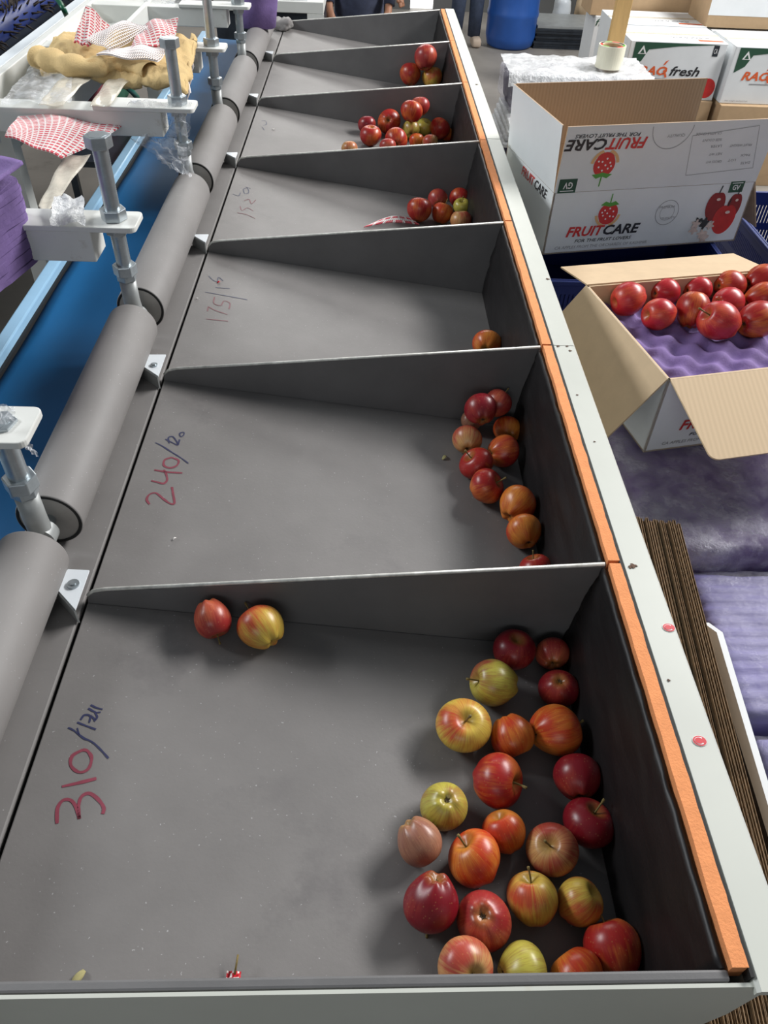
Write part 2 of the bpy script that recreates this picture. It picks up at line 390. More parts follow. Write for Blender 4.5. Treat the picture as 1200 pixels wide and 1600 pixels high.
def c2b(x, y): return (x*.35, 250+y*.35)
writing(2, 'red_number', M['marker_faint_red'], [[c2b(*p) for p in s] for s in (
    [(920, 710), (968, 715), (1018, 720)], [(930, 655), (962, 672), (1015, 690)], [(930, 655), (926, 676)],
    [(958, 612), (955, 640), (985, 650), (1000, 630), (1026, 640), (1022, 666)])], .0022)
writing(2, 'blue_slash', M['marker_faint_blue'], [[c2b(*p) for p in [(916, 590), (1000, 605), (1104, 624)]]], .0018)
writing(2, 'blue_number', M['marker_faint_blue'], [[c2b(*p) for p in s] for s in (
    [(932, 518), (950, 536), (970, 545)], [(970, 545), (976, 524), (996, 540)], [(962, 570), (1026, 574)])], .0018)
writing(3, 'red_number', M['marker_faint_red'], [[c2b(*p) for p in s] for s in (
    [(1060, 236), (1100, 244), (1140, 262)], [(1072, 206), (1080, 226), (1104, 214), (1130, 228)], [(1090, 182), (1112, 176), (1122, 196), (1142, 178)])], .002)
writing(3, 'blue_number', M['marker_faint_blue'], [[c2b(*p) for p in s] for s in (
    [(1040, 152), (1064, 160), (1074, 146)], [(1086, 130), (1104, 126), (1110, 146), (1092, 150), (1086, 130)], [(1096, 120), (1118, 128)])], .002)
writing(4, 'faint_mark', M['marker_faint_blue'], [[(250+x*.2062, 150+y*.2062) for x, y in s] for s in ([(770, 190), (800, 190), (806, 215), (780, 225)], [(775, 235), (790, 260)])], .0022)
# table legs to the ground
for x, y in ((.05, .5), (.70, .5), (.05, 2.6), (.70, 2.6), (.05, 4.7), (.70, 4.7)):
    MB().box((x-.025, y-.025, FZ), (x+.025, y+.025, fl(max(0, x))-.013)).build('leg', M['white_paint'], T)
MB().box((.0, .25, -.16), (.75, .30, -.11)).build('cross_member', M['white_paint'], T)

# ------------------------------------------------------------------ blue belt conveyor
B = thing('blue_conveyor', 'flat blue belt conveyor with pale blue side rail beside the grey rollers', 'conveyor', (-.27, 2.5, FZ))
m = MB(); m.grid(lambda u, v: Vector((-.385+.225*u, .2+4.5*v, -.03-.006*math.sin(PI*u)+.004*fbm((u*1.5, v*14, 0), 1))), 10, 90)
o = m.build('belt', M['blue_belt'], B); sd = o.modifiers.new('s', 'SOLIDIFY'); sd.thickness = .008
MB().box((-.428, .2, -.11), (-.394, 4.7, .0)).build('side_rail', M['blue_rail'], B, bevel=.004)
MB().box((-.394, .2, -.075), (-.386, 4.7, -.022)).build('rail_gap', M['black'], B)
for y in (.6, 2.5, 4.4):
    MB().box((-.425, y-.025, FZ), (-.395, y+.025, -.11)).build('leg', M['blue_rail'], B)
    MB().box((-.395, y-.02, -.11), (-.16, y+.02, -.05)).build('cross_member', M['blue_rail'], B)

# ------------------------------------------------------------------ rollers, bolts, cross beams
RX, RZ, RR = -.088, .057, .056
BOLT = [(-.090, .914, .29), (-.093, 1.640, .457), (-.103, 2.447, .454), (-.106, 3.124, .464), (-.098, 3.811, .40)]
spans = [(.12, .868), (.950, 1.597), (1.676, 2.405), (2.487, 3.084), (3.164, 3.772), (3.850, 4.62)]
rl = ['nearest grey padded roller running off the lower left edge of the photo', 'second grey padded roller, from the wrapped bolt plate to the tall bare bolt',
      'third grey padded roller, beginning behind the tall bare bolt', 'fourth grey padded roller, beginning behind the film wrapped bolt', 'fifth short looking grey roller beside the cream towel',
      'farthest grey roller ending below the hanging purple tray']
def make_roller(a, b, lab):
    t = thing('conveyor_roller', lab, 'roller', (RX, (a+b)/2, 0), 'grey rollers beside the table')
    m = MB(); n = 64; prof = [(a, RR-.006), (a, RR-.001), (a+.003, RR), (b-.003, RR), (b, RR-.001), (b, RR-.006)]
    vs = [Vector((RX+r*math.cos(2*PI*k/n), y, RZ+r*math.sin(2*PI*k/n))) for y, r in prof for k in range(n)]
    m.add(vs, [(j*n+k, j*n+(k+1) % n, (j+1)*n+(k+1) % n, (j+1)*n+k) for j in range(5) for k in range(n)], True)
    m.build('roller_sleeve', M['roller'], t, fixn=True)
    for y, s in ((a, 1), (b, -1)):
        MB().cyl((RX, y+.004*s, RZ), (RX, y+.001*s, RZ), RR-.0065, n=48).build('end_cap', M['cap'], t)
        MB().cyl((RX, y+.003*s, RZ), (RX, y-.012*s, RZ), .012, n=20).build('axle', M['zinc'], t)
    r = MB(); n = 48
    ring = [(RR-.007, a-.0), (RR-.0035, a-.001), (RR-.0015, a), (RR-.0015, a+.002)]
    vs = [Vector((RX+q*math.cos(2*PI*k/n), y, RZ+q*math.sin(2*PI*k/n))) for q, y in ring for k in range(n)]
    r.add(vs, [(j*n+k, j*n+(k+1) % n, (j+1)*n+(k+1) % n, (j+1)*n+k) for j in range(3) for k in range(n)], True)
    r.build('black_rim', M['black'], t)
for (a, b), lab in zip(spans, rl): make_roller(a, b, lab)
PZ = .285
def hexa(mb, c, r, z0, z1, ph=.3):
    p = [Vector((c[0]+r*math.cos(PI/3*k+ph), c[1]+r*math.sin(PI/3*k+ph), z0)) for k in range(6)]; mb.prism(p, (0, 0, z1-z0))
def shaft(mb, x, y, z0, z1, r):
    n = 20; N = max(4, int((z1-z0)/.0022)); vs = []
    for j in range(N+1):
        z = z0+(z1-z0)*j/N; rr = r*(1-.035*(j % 2))
        vs += [Vector((x+rr*math.cos(2*PI*k/n), y+rr*math.sin(2*PI*k/n), z)) for k in range(n)]
    mb.add(vs, [(j*n+k, j*n+(k+1) % n, (j+1)*n+(k+1) % n, (j+1)*n+k) for j in range(N) for k in range(n)], True)
bl = ['short zinc bolt set low through the nearest white bracket at left edge', 'tall zinc bolt with hexagonal head standing bare through the second white bracket',
      'tall zinc bolt rising through the film wrapped beam end', 'zinc bolt right of the cream towel, its head above the frame', 'farthest small zinc bolt near the hanging purple tray']
for i, (x, y, zt) in enumerate(BOLT):
    t = thing('adjusting_bolt', bl[i], 'bolt', (x, y, .08), 'bolts holding the rollers')
    m = MB(); shaft(m, x, y, .13, zt-.016, .0165); m.build('threaded_shaft', M['zinc'], t)
    m = MB(); hexa(m, (x, y), .028, zt-.018, zt+.006); m.cyl((x, y, zt+.006), (x, y, zt+.0065), .020, n=6); m.build('bolt_head', M['zinc'], t, bevel=.0015)
    if zt > .32:
        m = MB(); hexa(m, (x, y), .028, PZ+.006, PZ+.030, .1); m.build('nut', M['zinc'], t, bevel=.002)
    m = MB(); hexa(m, (x, y), .024, PZ-.026, PZ-.006, .5); m.build('nut', M['zinc'], t, bevel=.002)
    m = MB(); hexa(m, (x, y), .027, .165, .189, .2); m.build('nut', M['zinc'], t, bevel=.002)
    m = MB(); hexa(m, (x, y), .023, .151, .165, .6); m.build('nut', M['zinc'], t, bevel=.002)
    m = MB(); m.tube([(x, y, .150), (x, y, .10), (x+(RX-x)*.5, y, .075), (RX, y, RZ)], .019, 16); m.cyl((RX, y-.013, RZ), (RX, y+.013, RZ), .024, n=24)
    m.build('bearing_eye', M['bracket_grey'], t)
cl = ['nearest white cross beam, only its rounded end plate showing at left edge', 'white cross beam with rounded plate, taped with clear film, beside purple tray stack', 'long white cross beam wrapped in clear film below the cream towel',
      'white cross beam mostly hidden under the cream towel', 'farthest white cross beam at the top left of the photo']
for i, (x, y, zt) in enumerate(BOLT):
    t = thing('cross_beam', cl[i], 'beam', (-.5, y, PZ-.06), 'white cross beams over the blue belt')
    # rounded end plate, the bolt passes through it
    xr = x+.052; w = .045; rr = .014; pts = []
    for cx, cy, a0 in ((xr-rr, y-w+rr, -90), (xr-rr, y+w-rr, 0)):
        for k in range(6): a = math.radians(a0+18*k); pts.append((cx+rr*math.cos(a), cy+rr*math.sin(a), PZ-.006))
    pts += [(-.34, y+w, PZ-.006), (-.34, y-w, PZ-.006)]
    MB().prism(pts, (0, 0, .012)).build('end_plate', M['white_steel'], t, bevel=.002)
    m = MB(); m.box((-.735, y-.040, PZ-.075), (x-.045, y+.04, PZ-.0065)); m.build('square_tube', M['white_steel'], t, bevel=.003)
# longitudinal white channel and posts to the floor
t = thing('frame_channel', 'long white steel channel running away under the cream towel and film', 'steel frame', (-.66, 2.4, FZ))
yA, yB = 2.50, 4.7
m = MB(); m.prism([(x, yA, z) for x, z in ((-.73, PZ-.0), (-.73, PZ-.09), (-.47, PZ-.09), (-.47, PZ), (-.49, PZ), (-.49, PZ-.07), (-.70, PZ-.07), (-.70, PZ))], (0, yB-yA, 0))
m.build('channel', M['white_steel'], t, bevel=.003)
for y in (.914, 1.64, 2.6, 4.6): MB().box((-.73, y-.03, FZ), (-.67, y+.03, PZ-.092)).build('leg', M['white_steel'], t)
MB().box((-.73, .3, PZ-.135), (-.67, 2.499, PZ-.076)).build('side_beam', M['white_steel'], t)

# small angle brackets on the apron, one per divider
bkl = ['nearest angle bracket with a screw, at the end of the first divider', 'angle bracket at the end of the second divider, beside roller end', 'small white angle bracket at the end of the third divider',
       'small white angle bracket at the end of the fourth divider', 'tiny white angle bracket at the end of the fifth divider', 'farthest tiny white angle bracket at the sixth divider']
for i in range(1, 7):
    y = YS[i]; t = thing('angle_bracket', bkl[i-1], 'bracket', (-.03, y, 0), 'angle brackets at the divider ends')
    zt = .030
    top = [(-.050, y+.005, zt), (-.001, y-.045, zt), (-.001, y+.038, zt), (-.036, y+.040, zt)] if i == 1 else [(-.048, y+.032, zt), (-.001, y-.018, zt), (-.001, y+.036, zt)]
    if i == 2: top = [(-.052, y+.012, zt), (-.001, y-.035, zt), (-.001, y+.052, zt), (-.042, y+.05, zt)]
    MB().prism(top, (0, 0, .003)).build('white_plate', M['bracket'], t)
    a, b = Vector(top[0]), Vector(top[1]); nn = Vector((b.y-a.y, -(b.x-a.x), 0)).normalized()*.003
    MB().prism([a, b, b-Z*.0295, a-Z*.0295], nn).build('slanted_web', M['bracket_grey'], t)
    if i <= 2:
        m = MB(); m.cyl((-.018, y+.006, zt+.0032), (-.018, y+.006, zt+.006), .010 if i == 1 else .008, n=20); m.cyl((-.018, y+.006, zt+.006), (-.018, y+.006, zt+.008), .005, n=6); m.build('screw', M['zinc'], t)

# ------------------------------------------------------------------ apples
def apple_mat(base, blush, amt, streak=1.0, seed=0):
    key = 'apple_skin_%d%d%d_%d%d%d_%d' % (base+blush+(int(amt*100),))
    if key in MATS: return MATS[key]
    m = bpy.data.materials.new('apple_skin'); m.use_nodes = True; k = NT(m); MATS[key] = m
    tc = k.n('ShaderNodeTexCoord'); sx = k.n('ShaderNodeSeparateXYZ'); k.l(tc.outputs['Object'], sx.inputs[0])
    x, y, z = sx.outputs
    r = k.math('SQRT', k.math('ADD', k.math('MULTIPLY', x, x), k.math('ADD', k.math('MULTIPLY', y, y), 1e-6)))
    cb = k.n('ShaderNodeCombineXYZ'); k.l(k.math('MULTIPLY', k.math('DIVIDE', x, r), 5.5), cb.inputs[0]); k.l(k.math('MULTIPLY', k.math('DIVIDE', y, r), 5.5), cb.inputs[1]); k.l(k.math('MULTIPLY', z, 14), cb.inputs[2])
    oi = k.n('ShaderNodeObjectInfo'); va = k.n('ShaderNodeVectorMath', operation='ADD'); k.l(cb.outputs[0], va.inputs[0]); k.l(oi.outputs['Location'], va.inputs[1])
    st = k.noise(va.outputs[0], 1.6, 5, .65)
    mp = k.n('ShaderNodeVectorMath', operation='MULTIPLY_ADD'); k.l(tc.outputs['Object'], mp.inputs[0]); mp.inputs[1].default_value = (16, 16, 16); k.l(oi.outputs['Location'], mp.inputs[2])
    big = k.noise(mp.outputs[0], 1.0, 2, .5)
    # one sunny side
    f = k.math('ADD', k.math('MULTIPLY', st, .55*streak), k.math('MULTIPLY', big, 1.25))
    f = k.math('MULTIPLY', k.math('SUBTRACT', f, 1.04-.50*amt), 3.4, True)
    f = k.math('ADD', f, 0, True)
    col = k.mix(f, C(*base), C(*blush))
    # darker streaks and pale lenticels
    s2 = k.noise(va.outputs[0], 4.0, 4, .6); col = k.mix(k.ramp(s2, [(.45, (0, 0, 0, 1)), (.75, (.6, .6, .6, 1))]), col, k.mix(.5, C(*blush), C(90, 20, 24)))
    v = k.n('ShaderNodeTexVoronoi'); v.inputs['Scale'].default_value = 170; k.l(tc.outputs['Object'], v.inputs['Vector'])
    col = k.mix(k.ramp(v.outputs['Distance'], [(.10, (.16,)*3+(1,)), (.2, (0, 0, 0, 1))]), col, C(226, 190, 120))
    # greenish tint deep in the two hollows
    az = k.math('ABSOLUTE', z); hol = k.math('MULTIPLY', k.math('SUBTRACT', .018, r), 60, True)
    col = k.mix(k.math('MULTIPLY', hol, .55), col, C(150, 128, 52))
    k.l(col, k.b.inputs['Base Color']); k.b.inputs['Roughness'].default_value = .34; k.b.inputs['Specular IOR Level'].default_value = .45
    k.b.inputs['Subsurface Weight'].default_value = .05; k.b.inputs['Subsurface Radius'].default_value = (.01, .004, .002)
    return m
def apple_mesh(seed, lob=.05, tall=1.0):
    """unit-radius apple, stem along +Z; shoulders, two hollows and five bumps round the calyx"""
    rr = random.Random(seed); nu, nv = 40, 30; vs = []; fs = []
    ph = rr.random()*6; sk = (rr.uniform(-.06, .06), rr.uniform(-.06, .06))
    for j in range(nv+1):
        th = PI*j/nv; s, c = math.sin(th), math.cos(th)
        for i in range(nu):
            a = 2*PI*i/nu
            prof = s*(1+.10*c-.05*c*c)                       # broad shoulders, narrow base
            zz = c*.93*tall
            zz -= .34*tall*math.exp(-(s/.30)**2) if c > 0 else -.26*math.exp(-(s/.26)**2)
            low = max(0, -c)**1.5; five = 1+lob*(low*1.6+.35*max(0, c)**2)*math.cos(5*a+ph)+.025*math.cos(2*a+ph*2)
            x, y = prof*five*math.cos(a), prof*five*math.sin(a)
            zz -= (lob*1.0)*low*math.cos(5*a+ph)*math.exp(-((s-.5)/.32)**2)
            vs.append(Vector((x+sk[0]*zz, y+sk[1]*zz, zz)))
    for j in range(nv):
        for i in range(nu): fs.append((j*nu+i, (j+1)*nu+i, (j+1)*nu+(i+1) % nu, j*nu+(i+1) % nu))
    return vs, fs
AP_MESH = [apple_mesh(11, .025, 1.0), apple_mesh(23, .045, 1.04), apple_mesh(37, .018, .95), apple_mesh(41, .035, 1.0)]
RED = ((204, 112, 50), (156, 34, 30)); ORG = ((208, 128, 50), (184, 58, 28)); YEL = ((204, 176, 76), (190, 82, 50))
GRN = ((178, 168, 72), (150, 76, 56)); BRN = ((164, 116, 90), (140, 90, 76)); PNK = ((200, 158, 100), (168, 68, 54)); CRM = ((160, 60, 46), (124, 20, 32)); ROS = ((190, 98, 66), (152, 46, 44))
PAL = {'S': (((206, 92, 60), (172, 34, 42)), .84), 'R': (RED, .80), 'O': (ORG, .66), 'Y': (YEL, .36), 'G': (GRN, .36), 'B': (BRN, .5), 'P': (PNK, .6), 'C': (CRM, .86), 'K': (GRN, .02), 'M': (YEL, .56), 'r': (ROS, .76)}
def cam_dir(v): return (CR*v[0]+CU*v[1]-CF*v[2]).normalized()
PLACED = []
BIN = {'apples in the nearest bin': 0, 'apples in the second bin': 1, 'apples in the third bin': 2, 'apples in the fourth bin': 3, 'apples in the fifth bin': 4, 'apples in the sixth bin': 5}
def apple(px, py, wpx, kind, sd, label, group, n0=None, plane=None, shape=0, tall=None, stem=True, lift=None, wall=True, sq=(1, 1)):
    P0 = plane[0] if plane else Vector((0, 0, 0)); N = plane[1] if plane else FN
    # widest pixel width -> radius at the depth where the apple rests on its surface
    r = .04
    for _ in range(6):
        c = onpl(px, py, P0+N*r*.96, N); r = .5*wpx*depth(c)/FPX
    d = (c-CAM).normalized(); t = (c-CAM).length; r0 = r/t; t_start = t
    if plane is None:
        ymax = YS[BIN[group]+1]-.010-r
        if c.y > ymax: t *= ymax/c.y
    if wall:
        for _ in range(60):
            c = CAM+d*t; r = r0*t
            bad = any((c-q).length < .93*(r+qr) for q, qr in PLACED)
            if bad: t -= .003
            else: break
    lifted = abs(t-t_start) > 1e-6; c = CAM+d*t; r = r0*t
    (base, blush), amt = PAL[kind]
    axis = cam_dir(sd); q = axis.to_track_quat('Z', 'Y'); spin = random.random()*6.28
    Rm = q.to_matrix() @ Matrix.Rotation(spin, 3, 'Z')
    vs, fs = AP_MESH[shape]; tl = tall or 1.0
    W_ = [Rm @ Vector((w.x, w.y, w.z*tl)) for w in vs]
    # rest the real outline on the surface, and keep it clear of the walls of its bin
    if not lifted:
        low = max(-w.dot(N) for w in W_)
        for _ in range(4): c = onpl(px, py, P0+N*(r*low+.0005), N); r = r0*(c-CAM).length
    if plane is None:
        right = max(w.x for w in W_)*r; back = max(w.y for w in W_)*r; front = max(-w.y for w in W_)*r
        xm_ = XB+.004+(XT-XB)*max(0, min(1, (c.z-ZB)/(ZT-ZB)))-right
        if c.x > xm_: c.x = xm_
        for a, b in [(YS[BIN[group]], YS[BIN[group]+1])]:
            if True: c.y = min(b-.006-back, max(a+.006+(.012 if a == YS[0] else 0)+front, c.y))
        if not lifted: c.z = (r*low+.0005-FN.x*c.x)/FN.z
    PLACED.append((c, r))
    me = bpy.data.meshes.new('apple')
    me.from_pydata([Vector((v.x*r, v.y*r, v.z*r*tl)) for v in vs], [], fs); me.materials.append(apple_mat(base, blush, amt))
    for p in me.polygons: p.use_smooth = True
    o = bpy.data.objects.new('apple', me); COL.objects.link(o); o.location = c; o.rotation_euler = Rm.to_euler(); tag(o, label, 'apple', group)
    bend = random.uniform(-.3, .3)
    if stem:
        m = MB(); L = r*random.uniform(.62, .85)
        m.tube(sm([(0, 0, r*tl*.55), (bend*.1*r, 0, r*tl*.8), (bend*.5*r, bend*.2*r, r*tl*.6+L)], 4), r*.038, 7, lambda u: 1 if u < .85 else 1.5)
        s_ = m.build('stem', M['stem']); s_.parent = o
    m = MB()
    for k in range(5):
        a = 2*PI*k/5; p = Vector((math.cos(a), math.sin(a), 0)); qv = Vector((-math.sin(a), math.cos(a), 0)); z = -r*tl*.70
        m.prism([p*r*.02+qv*r*.04+Z*z, p*r*.02-qv*r*.04+Z*z, p*r*.13+Z*(z-r*.06)], (0, 0, -r*.02))
    cx = m.build('calyx', M['calyx']); cx.parent = o
    return o
G0 = 'apples in the nearest bin'
A0 = [
 (863, 1022, 52, 'r', (.1, .5, -.8), 'small dull red apple in the far right corner of the nearest bin', 0, 1, 1),
 (803, 1016, 66, 'C', (.15, .75, .6), 'dark red apple with upright stem beside the small dull one, nearest bin', 0, 1, 0),
 (873, 1075, 62, 'C', (.1, -.6, -.7), 'plain crimson apple in front of the small dull one in the corner', 0, 1, 2),
 (772, 1067, 74, 'G', (-.93, .2, .3), 'yellow green apple lying on its side, knobbly end pointing right', 1, 1.12, 1),
 (868, 1141, 78, 'O', (.95, .15, -.2), 'orange red apple lying sideways against the black wall', 1, 1.08, 1),
 (800, 1150, 68, 'O', (.35, -.8, .3), 'speckled orange apple right of the big yellow one, stem pointing down', 0, 1.1, 0),
 (724, 1134, 86, 'Y', (.1, .55, .82), 'big yellow apple with red streaks and a visible stem hollow', 1, .95, 2),
 (902, 1214, 74, 'C', (0, .75, -.65), 'glossy dark red apple showing its calyx, against the black wall', 0, 1.05, 3),
 (777, 1219, 84, 'R', (.8, .05, .55), 'red apple with pale bent stem on its right shoulder', 1, 1, 0),
 (694, 1259, 74, 'G', (-.1, -.6, -.8), 'green yellow apple showing its open calyx, left of the heap', 0, 1.1, 3),
 (919, 1287, 80, 'C', (.3, .8, .35), 'dark red apple touching the black wall with a thin upright stem', 1, 1, 2),
 (788, 1300, 66, 'O', (-.35, .9, .1), 'small orange red apple in the middle of the heap', 0, 1.12, 0),
 (655, 1315, 70, 'B', (.5, -.75, .1), 'dull brown wrinkled apple at the left end of the heap', 0, 1.12, 1),
 (742, 1342, 84, 'O', (-.5, .75, .2), 'orange red apple with yellow shoulder and knobbly lower end', 1, 1, 1),
 (863, 1328, 80, 'P', (-.3, .55, .75), 'streaky pink and yellow apple with a long stem in front view', 1, 1.02, 0),
 (674, 1409, 84, 'C', (-.15, -.95, -.1), 'large crimson apple with yellow patch, stem pointing at the viewer, lower left', 1, 1.15, 1),
 (756, 1438, 86, 'r', (.15, -.6, -.8), 'large plain rosy apple without visible stem, beside the crimson one', 0, 1.12, 0),
 (832, 1405, 78, 'M', (-.1, .95, .1), 'tall apple half yellow and half dark red', 1, 1.15, 0),
 (905, 1410, 72, 'M', (.6, .55, .3), 'small green and rose apple near the black wall', 0, 1.1, 3),
 (958, 1482, 86, 'R', (-.2, .75, -.4), 'large deep red apple in the near right corner of the nearest bin', 1, 1.12, 0),
 (726, 1510, 90, 'P', (.35, .1, .85), 'pale pink and green apple cut by the near edge, long stem to the right', 1, 1, 2),
 (817, 1527, 88, 'K', (.9, .0, -.2), 'plain green yellow apple half hidden by the near edge', 0, .95, 0),
 (903, 1527, 84, 'O', (-.4, .5, -.5), 'orange apple half hidden by the near edge, beside the green yellow one', 0, 1, 0)]
for px, py, w, kd, sd, lab, st, tl, sh in A0: apple(px, py, w, kd, sd, lab, G0, tall=tl, shape=sh, stem=bool(st))
apple(332, 967, 58, 'r', (.35, -.9, .25), 'small pink red apple lying alone at left under the first divider, stem down', G0, tall=1.15, shape=1)
apple(408, 980, 70, 'M', (-.6, .7, -.35), 'yellow and red apple right of the small lone pink one, knobbly end forward', G0, tall=1.05, shape=1)
G1 = 'apples in the second bin'
A1 = [(737, 656, 34, 'B', (0, .2, 1), 'small greenish brown apple mostly hidden at the back of the second bin', 0, 1, 0),
 (793, 672, 44, 'O', (.05, .7, -.7), 'orange apple with yellow calyx end near the far corner of the second bin', 0, 1, 3),
 (778, 630, 42, 'r', (.5, .7, -.1), 'dusky red apple behind the pile in the second bin, stem sticking up', 1, 1.1, 0),
 (786, 705, 50, 'R', (.9, .15, -.3), 'bright red apple lying sideways beside the black wall, second bin', 0, 1.05, 1),
 (730, 688, 48, 'P', (.1, .8, -.6), 'rosy orange apple at the left of the pile, second bin', 0, 1, 0),
 (751, 640, 50, 'C', (-.1, .8, -.5), 'shiny crimson apple on top of the pile in the second bin', 0, 1.1, 3),
 (745, 725, 54, 'R', (-.6, .55, .5), 'red apple with stem hollow at its left, middle of the second bin', 1, 1, 2),
 (760, 760, 57, 'R', (.75, .3, .5), 'red apple with a yellow hollow on its right, second bin', 1, 1, 2),
 (808, 789, 58, 'O', (.6, .65, -.45), 'orange yellow apple with green calyx end, second bin', 0, 1.08, 1),
 (819, 831, 57, 'O', (-.2, .75, -.6), 'red orange apple in front of the orange yellow one, second bin', 0, 1, 0),
 (837, 889, 50, 'R', (-.25, .9, .2), 'red apple cut off by the first divider, its stem showing', 1, 1, 0)]
for px, py, w, kd, sd, lab, st, tl, sh in A1: apple(px, py, w, kd, sd, lab, G1, tall=tl, shape=sh, stem=bool(st))
apple(761, 538, 46, 'O', (.2, .5, -.6), 'single orange apple alone behind the second divider', 'apples in the third bin', tall=.95, stem=False)
G3 = 'apples in the fourth bin'
A3 = [(684, 311, 30, 'r', (0, .7, -.4), 'rosy apple at the back left of the fourth bin heap'), (722, 310, 31, 'R', (.1, .8, -.2), 'bright orange red apple at the back right of the fourth bin heap'),
 (728, 324, 27, 'K', (0, .5, .9), 'green apple with stem hollow in the fourth bin'), (655, 328, 38, 'R', (.1, .8, .1), 'big red apple at the left of the fourth bin heap'),
 (691, 333, 34, 'O', (.3, .8, .3), 'tall orange apple in the middle of the fourth bin heap'), (720, 345, 33, 'P', (0, .6, .3), 'pinkish apple half hidden by the third divider')]
for px, py, w, kd, sd, lab in A3: apple(px, py, w, kd, sd, lab, G3, tall=1.05, stem=kd in 'KO')
G4 = 'apples in the fifth bin'
A4 = [(573, 195, 28, 'C', (0, .7, .2), 'leftmost back crimson apple in the crowded fifth bin'), (656, 166, 30, 'r', (0, .7, .2), 'rosy apple at the very back of the fifth bin heap'),
 (663, 199, 27, 'K', (.3, .5, .8), 'yellow green apple deep in the middle right of the fifth bin'), (642, 203, 28, 'G', (0, .7, -.5), 'yellow green apple with a rosy side in the middle of the fifth bin'),
 (704, 210, 22, 'O', (0, .7, .2), 'small orange apple at the right end of the fifth bin heap'), (643, 174, 34, 'R', (.2, .8, .2), 'shiny red apple on top of the fifth bin heap'),
 (608, 190, 36, 'R', (.1, .3, -.9), 'red apple showing its calyx, left of the top one in the fifth bin'), (687, 201, 33, 'R', (.4, .8, .1), 'red apple with green shoulder at the right of the fifth bin'),
 (579, 212, 34, 'R', (.1, .7, .7), 'red apple with yellow stem hollow, front left of the fifth bin'), (619, 219, 36, 'R', (0, .5, -.4), 'flat looking red apple in the front middle of the fifth bin'),
 (651, 220, 24, 'O', (0, .7, .2), 'orange apple at the front edge of the fifth bin'), (672, 222, 25, 'P', (0, .7, .2), 'pale pink apple at the front edge of the fifth bin'),
 (606, 229, 26, 'r', (0, .7, .2), 'rosy apple peeping over the fourth divider, front of the fifth bin'), (546, 233, 26, 'P', (0, .7, .2), 'pale apple barely peeping over the fourth divider, apart at left')]
for px, py, w, kd, sd, lab in A4: apple(px, py, w, kd, sd, lab, G4, stem=False, tall=1.0)
G5 = 'apples in the sixth bin'
for px, py, w, kd, sd, lab in ((675, 121, 31, 'M', (0, .7, .3), 'yellow and red apple at the right of the sixth bin'), (641, 116, 32, 'R', (0, .9, .2), 'red apple at the left of the sixth bin'),
                               (665, 90, 36, 'r', (0, .8, .1), 'dusky red apple on top in the sixth bin, farthest apple on the table')):
    apple(px, py, w, kd, sd, lab, G5, stem=False, tall=1.1)

# ------------------------------------------------------------------ litter on the bin floors
def net_piece(name, fn, nu, nv, label, cat, group=None, th=.003, stripes=4):
    m = MB(); 
    m.grid(fn, nu, nv); t = m.build(name, [M['net_white'], M['net_red']], None)
    for p in t.data.polygons:
        j = p.index//nu; i_ = p.index % nu; p.material_index = 1 if (j//stripes) % 2 == 0 and (i_+j//2) % 4 < 3 else 0
    w = t.modifiers.new('net', 'WIREFRAME'); w.thickness = th; w.use_replace = True; w.use_even_offset = False
    return tag(t, label, cat, group)
a_, b_, c_, d_ = (on_floor(*p)+FN*.004 for p in ((568, 357), (655, 353), (640, 342), (590, 347)))
net_piece('foam_net', lambda u, v: a_.lerp(b_, u).lerp(d_.lerp(c_, u), v)+FN*(.012*math.sin(PI*u)), 22, 7, 'pink striped foam net lying by the third divider', 'foam net', stripes=2, th=.0022)
p = on_floor(364, 1533)+FN*.004
t = thing('torn_sticker', 'small crumpled red and white sticker by the near edge of the first bin', 'sticker', p)
rnd = random.Random(3)
def crumple(c, ax, ay, r, nn=8, amp=.35):
    m = MB(); m.grid(lambda u, v: c+ax*((u-.5)*2*r)+ay*((v-.5)*2*r)+FN*(r*.5+amp*r*noise.noise(Vector((u*3, v*3, r*900)))*2), nn, nn); return m
o = crumple(p, X, Y, .0085).build('sticker_paper', [M['sticker_red'], M['sticker_white']], t)
for q in o.data.polygons: q.material_index = 1 if noise.noise(Vector(q.center)*420) > .12 else 0
MB().tube([p+Vector((.002, .004, .006)), p+Vector((.004, .024, .012))], .0012, 6).build('stem', M['stem'], t)
for px, py, s, mt, nm, lab, cat in ((122, 1530, .010, 'leaf', 'leaf_scrap', 'pale green leaf scrap at the near left of the first bin', 'leaf'),
        (694, 716, .008, 'leaf', 'leaf_scrap', 'small dry leaf scrap left of the apples in the second bin', 'leaf'),
        (342, 442, .006, 'sticker_red', 'fruit_sticker', 'tiny red and white round sticker on the third bin floor', 'sticker'),
        (308, 468, .004, 'sticker_white', 'paper_scrap', 'tiny cream paper scrap beside the slot, third bin', 'scrap'),
        (273, 843, .0035, 'sticker_white', 'paper_scrap', 'tiny clear white scrap in the middle left of the second bin', 'scrap'),
        (427, 203, .007, 'sticker_white', 'paper_scrap', 'tiny crumpled paper scrap on the fifth bin floor', 'scrap')):
    p = on_floor(px, py)
    m = MB(); d2 = Vector((.5, .8, 0)).normalized(); e2 = Vector((.8, -.5, 0)).normalized()
    m.grid(lambda u, v: p+FN*(.0015+.003*math.sin(PI*u))+d2*((u-.5)*2*s)+e2*((v-.5)*s*math.sin(PI*(.15+.7*u))), 6, 3)
    o = m.build(nm, M[mt]); sd = o.modifiers.new('s', 'SOLIDIFY'); sd.thickness = .0006; tag(o, lab, cat)
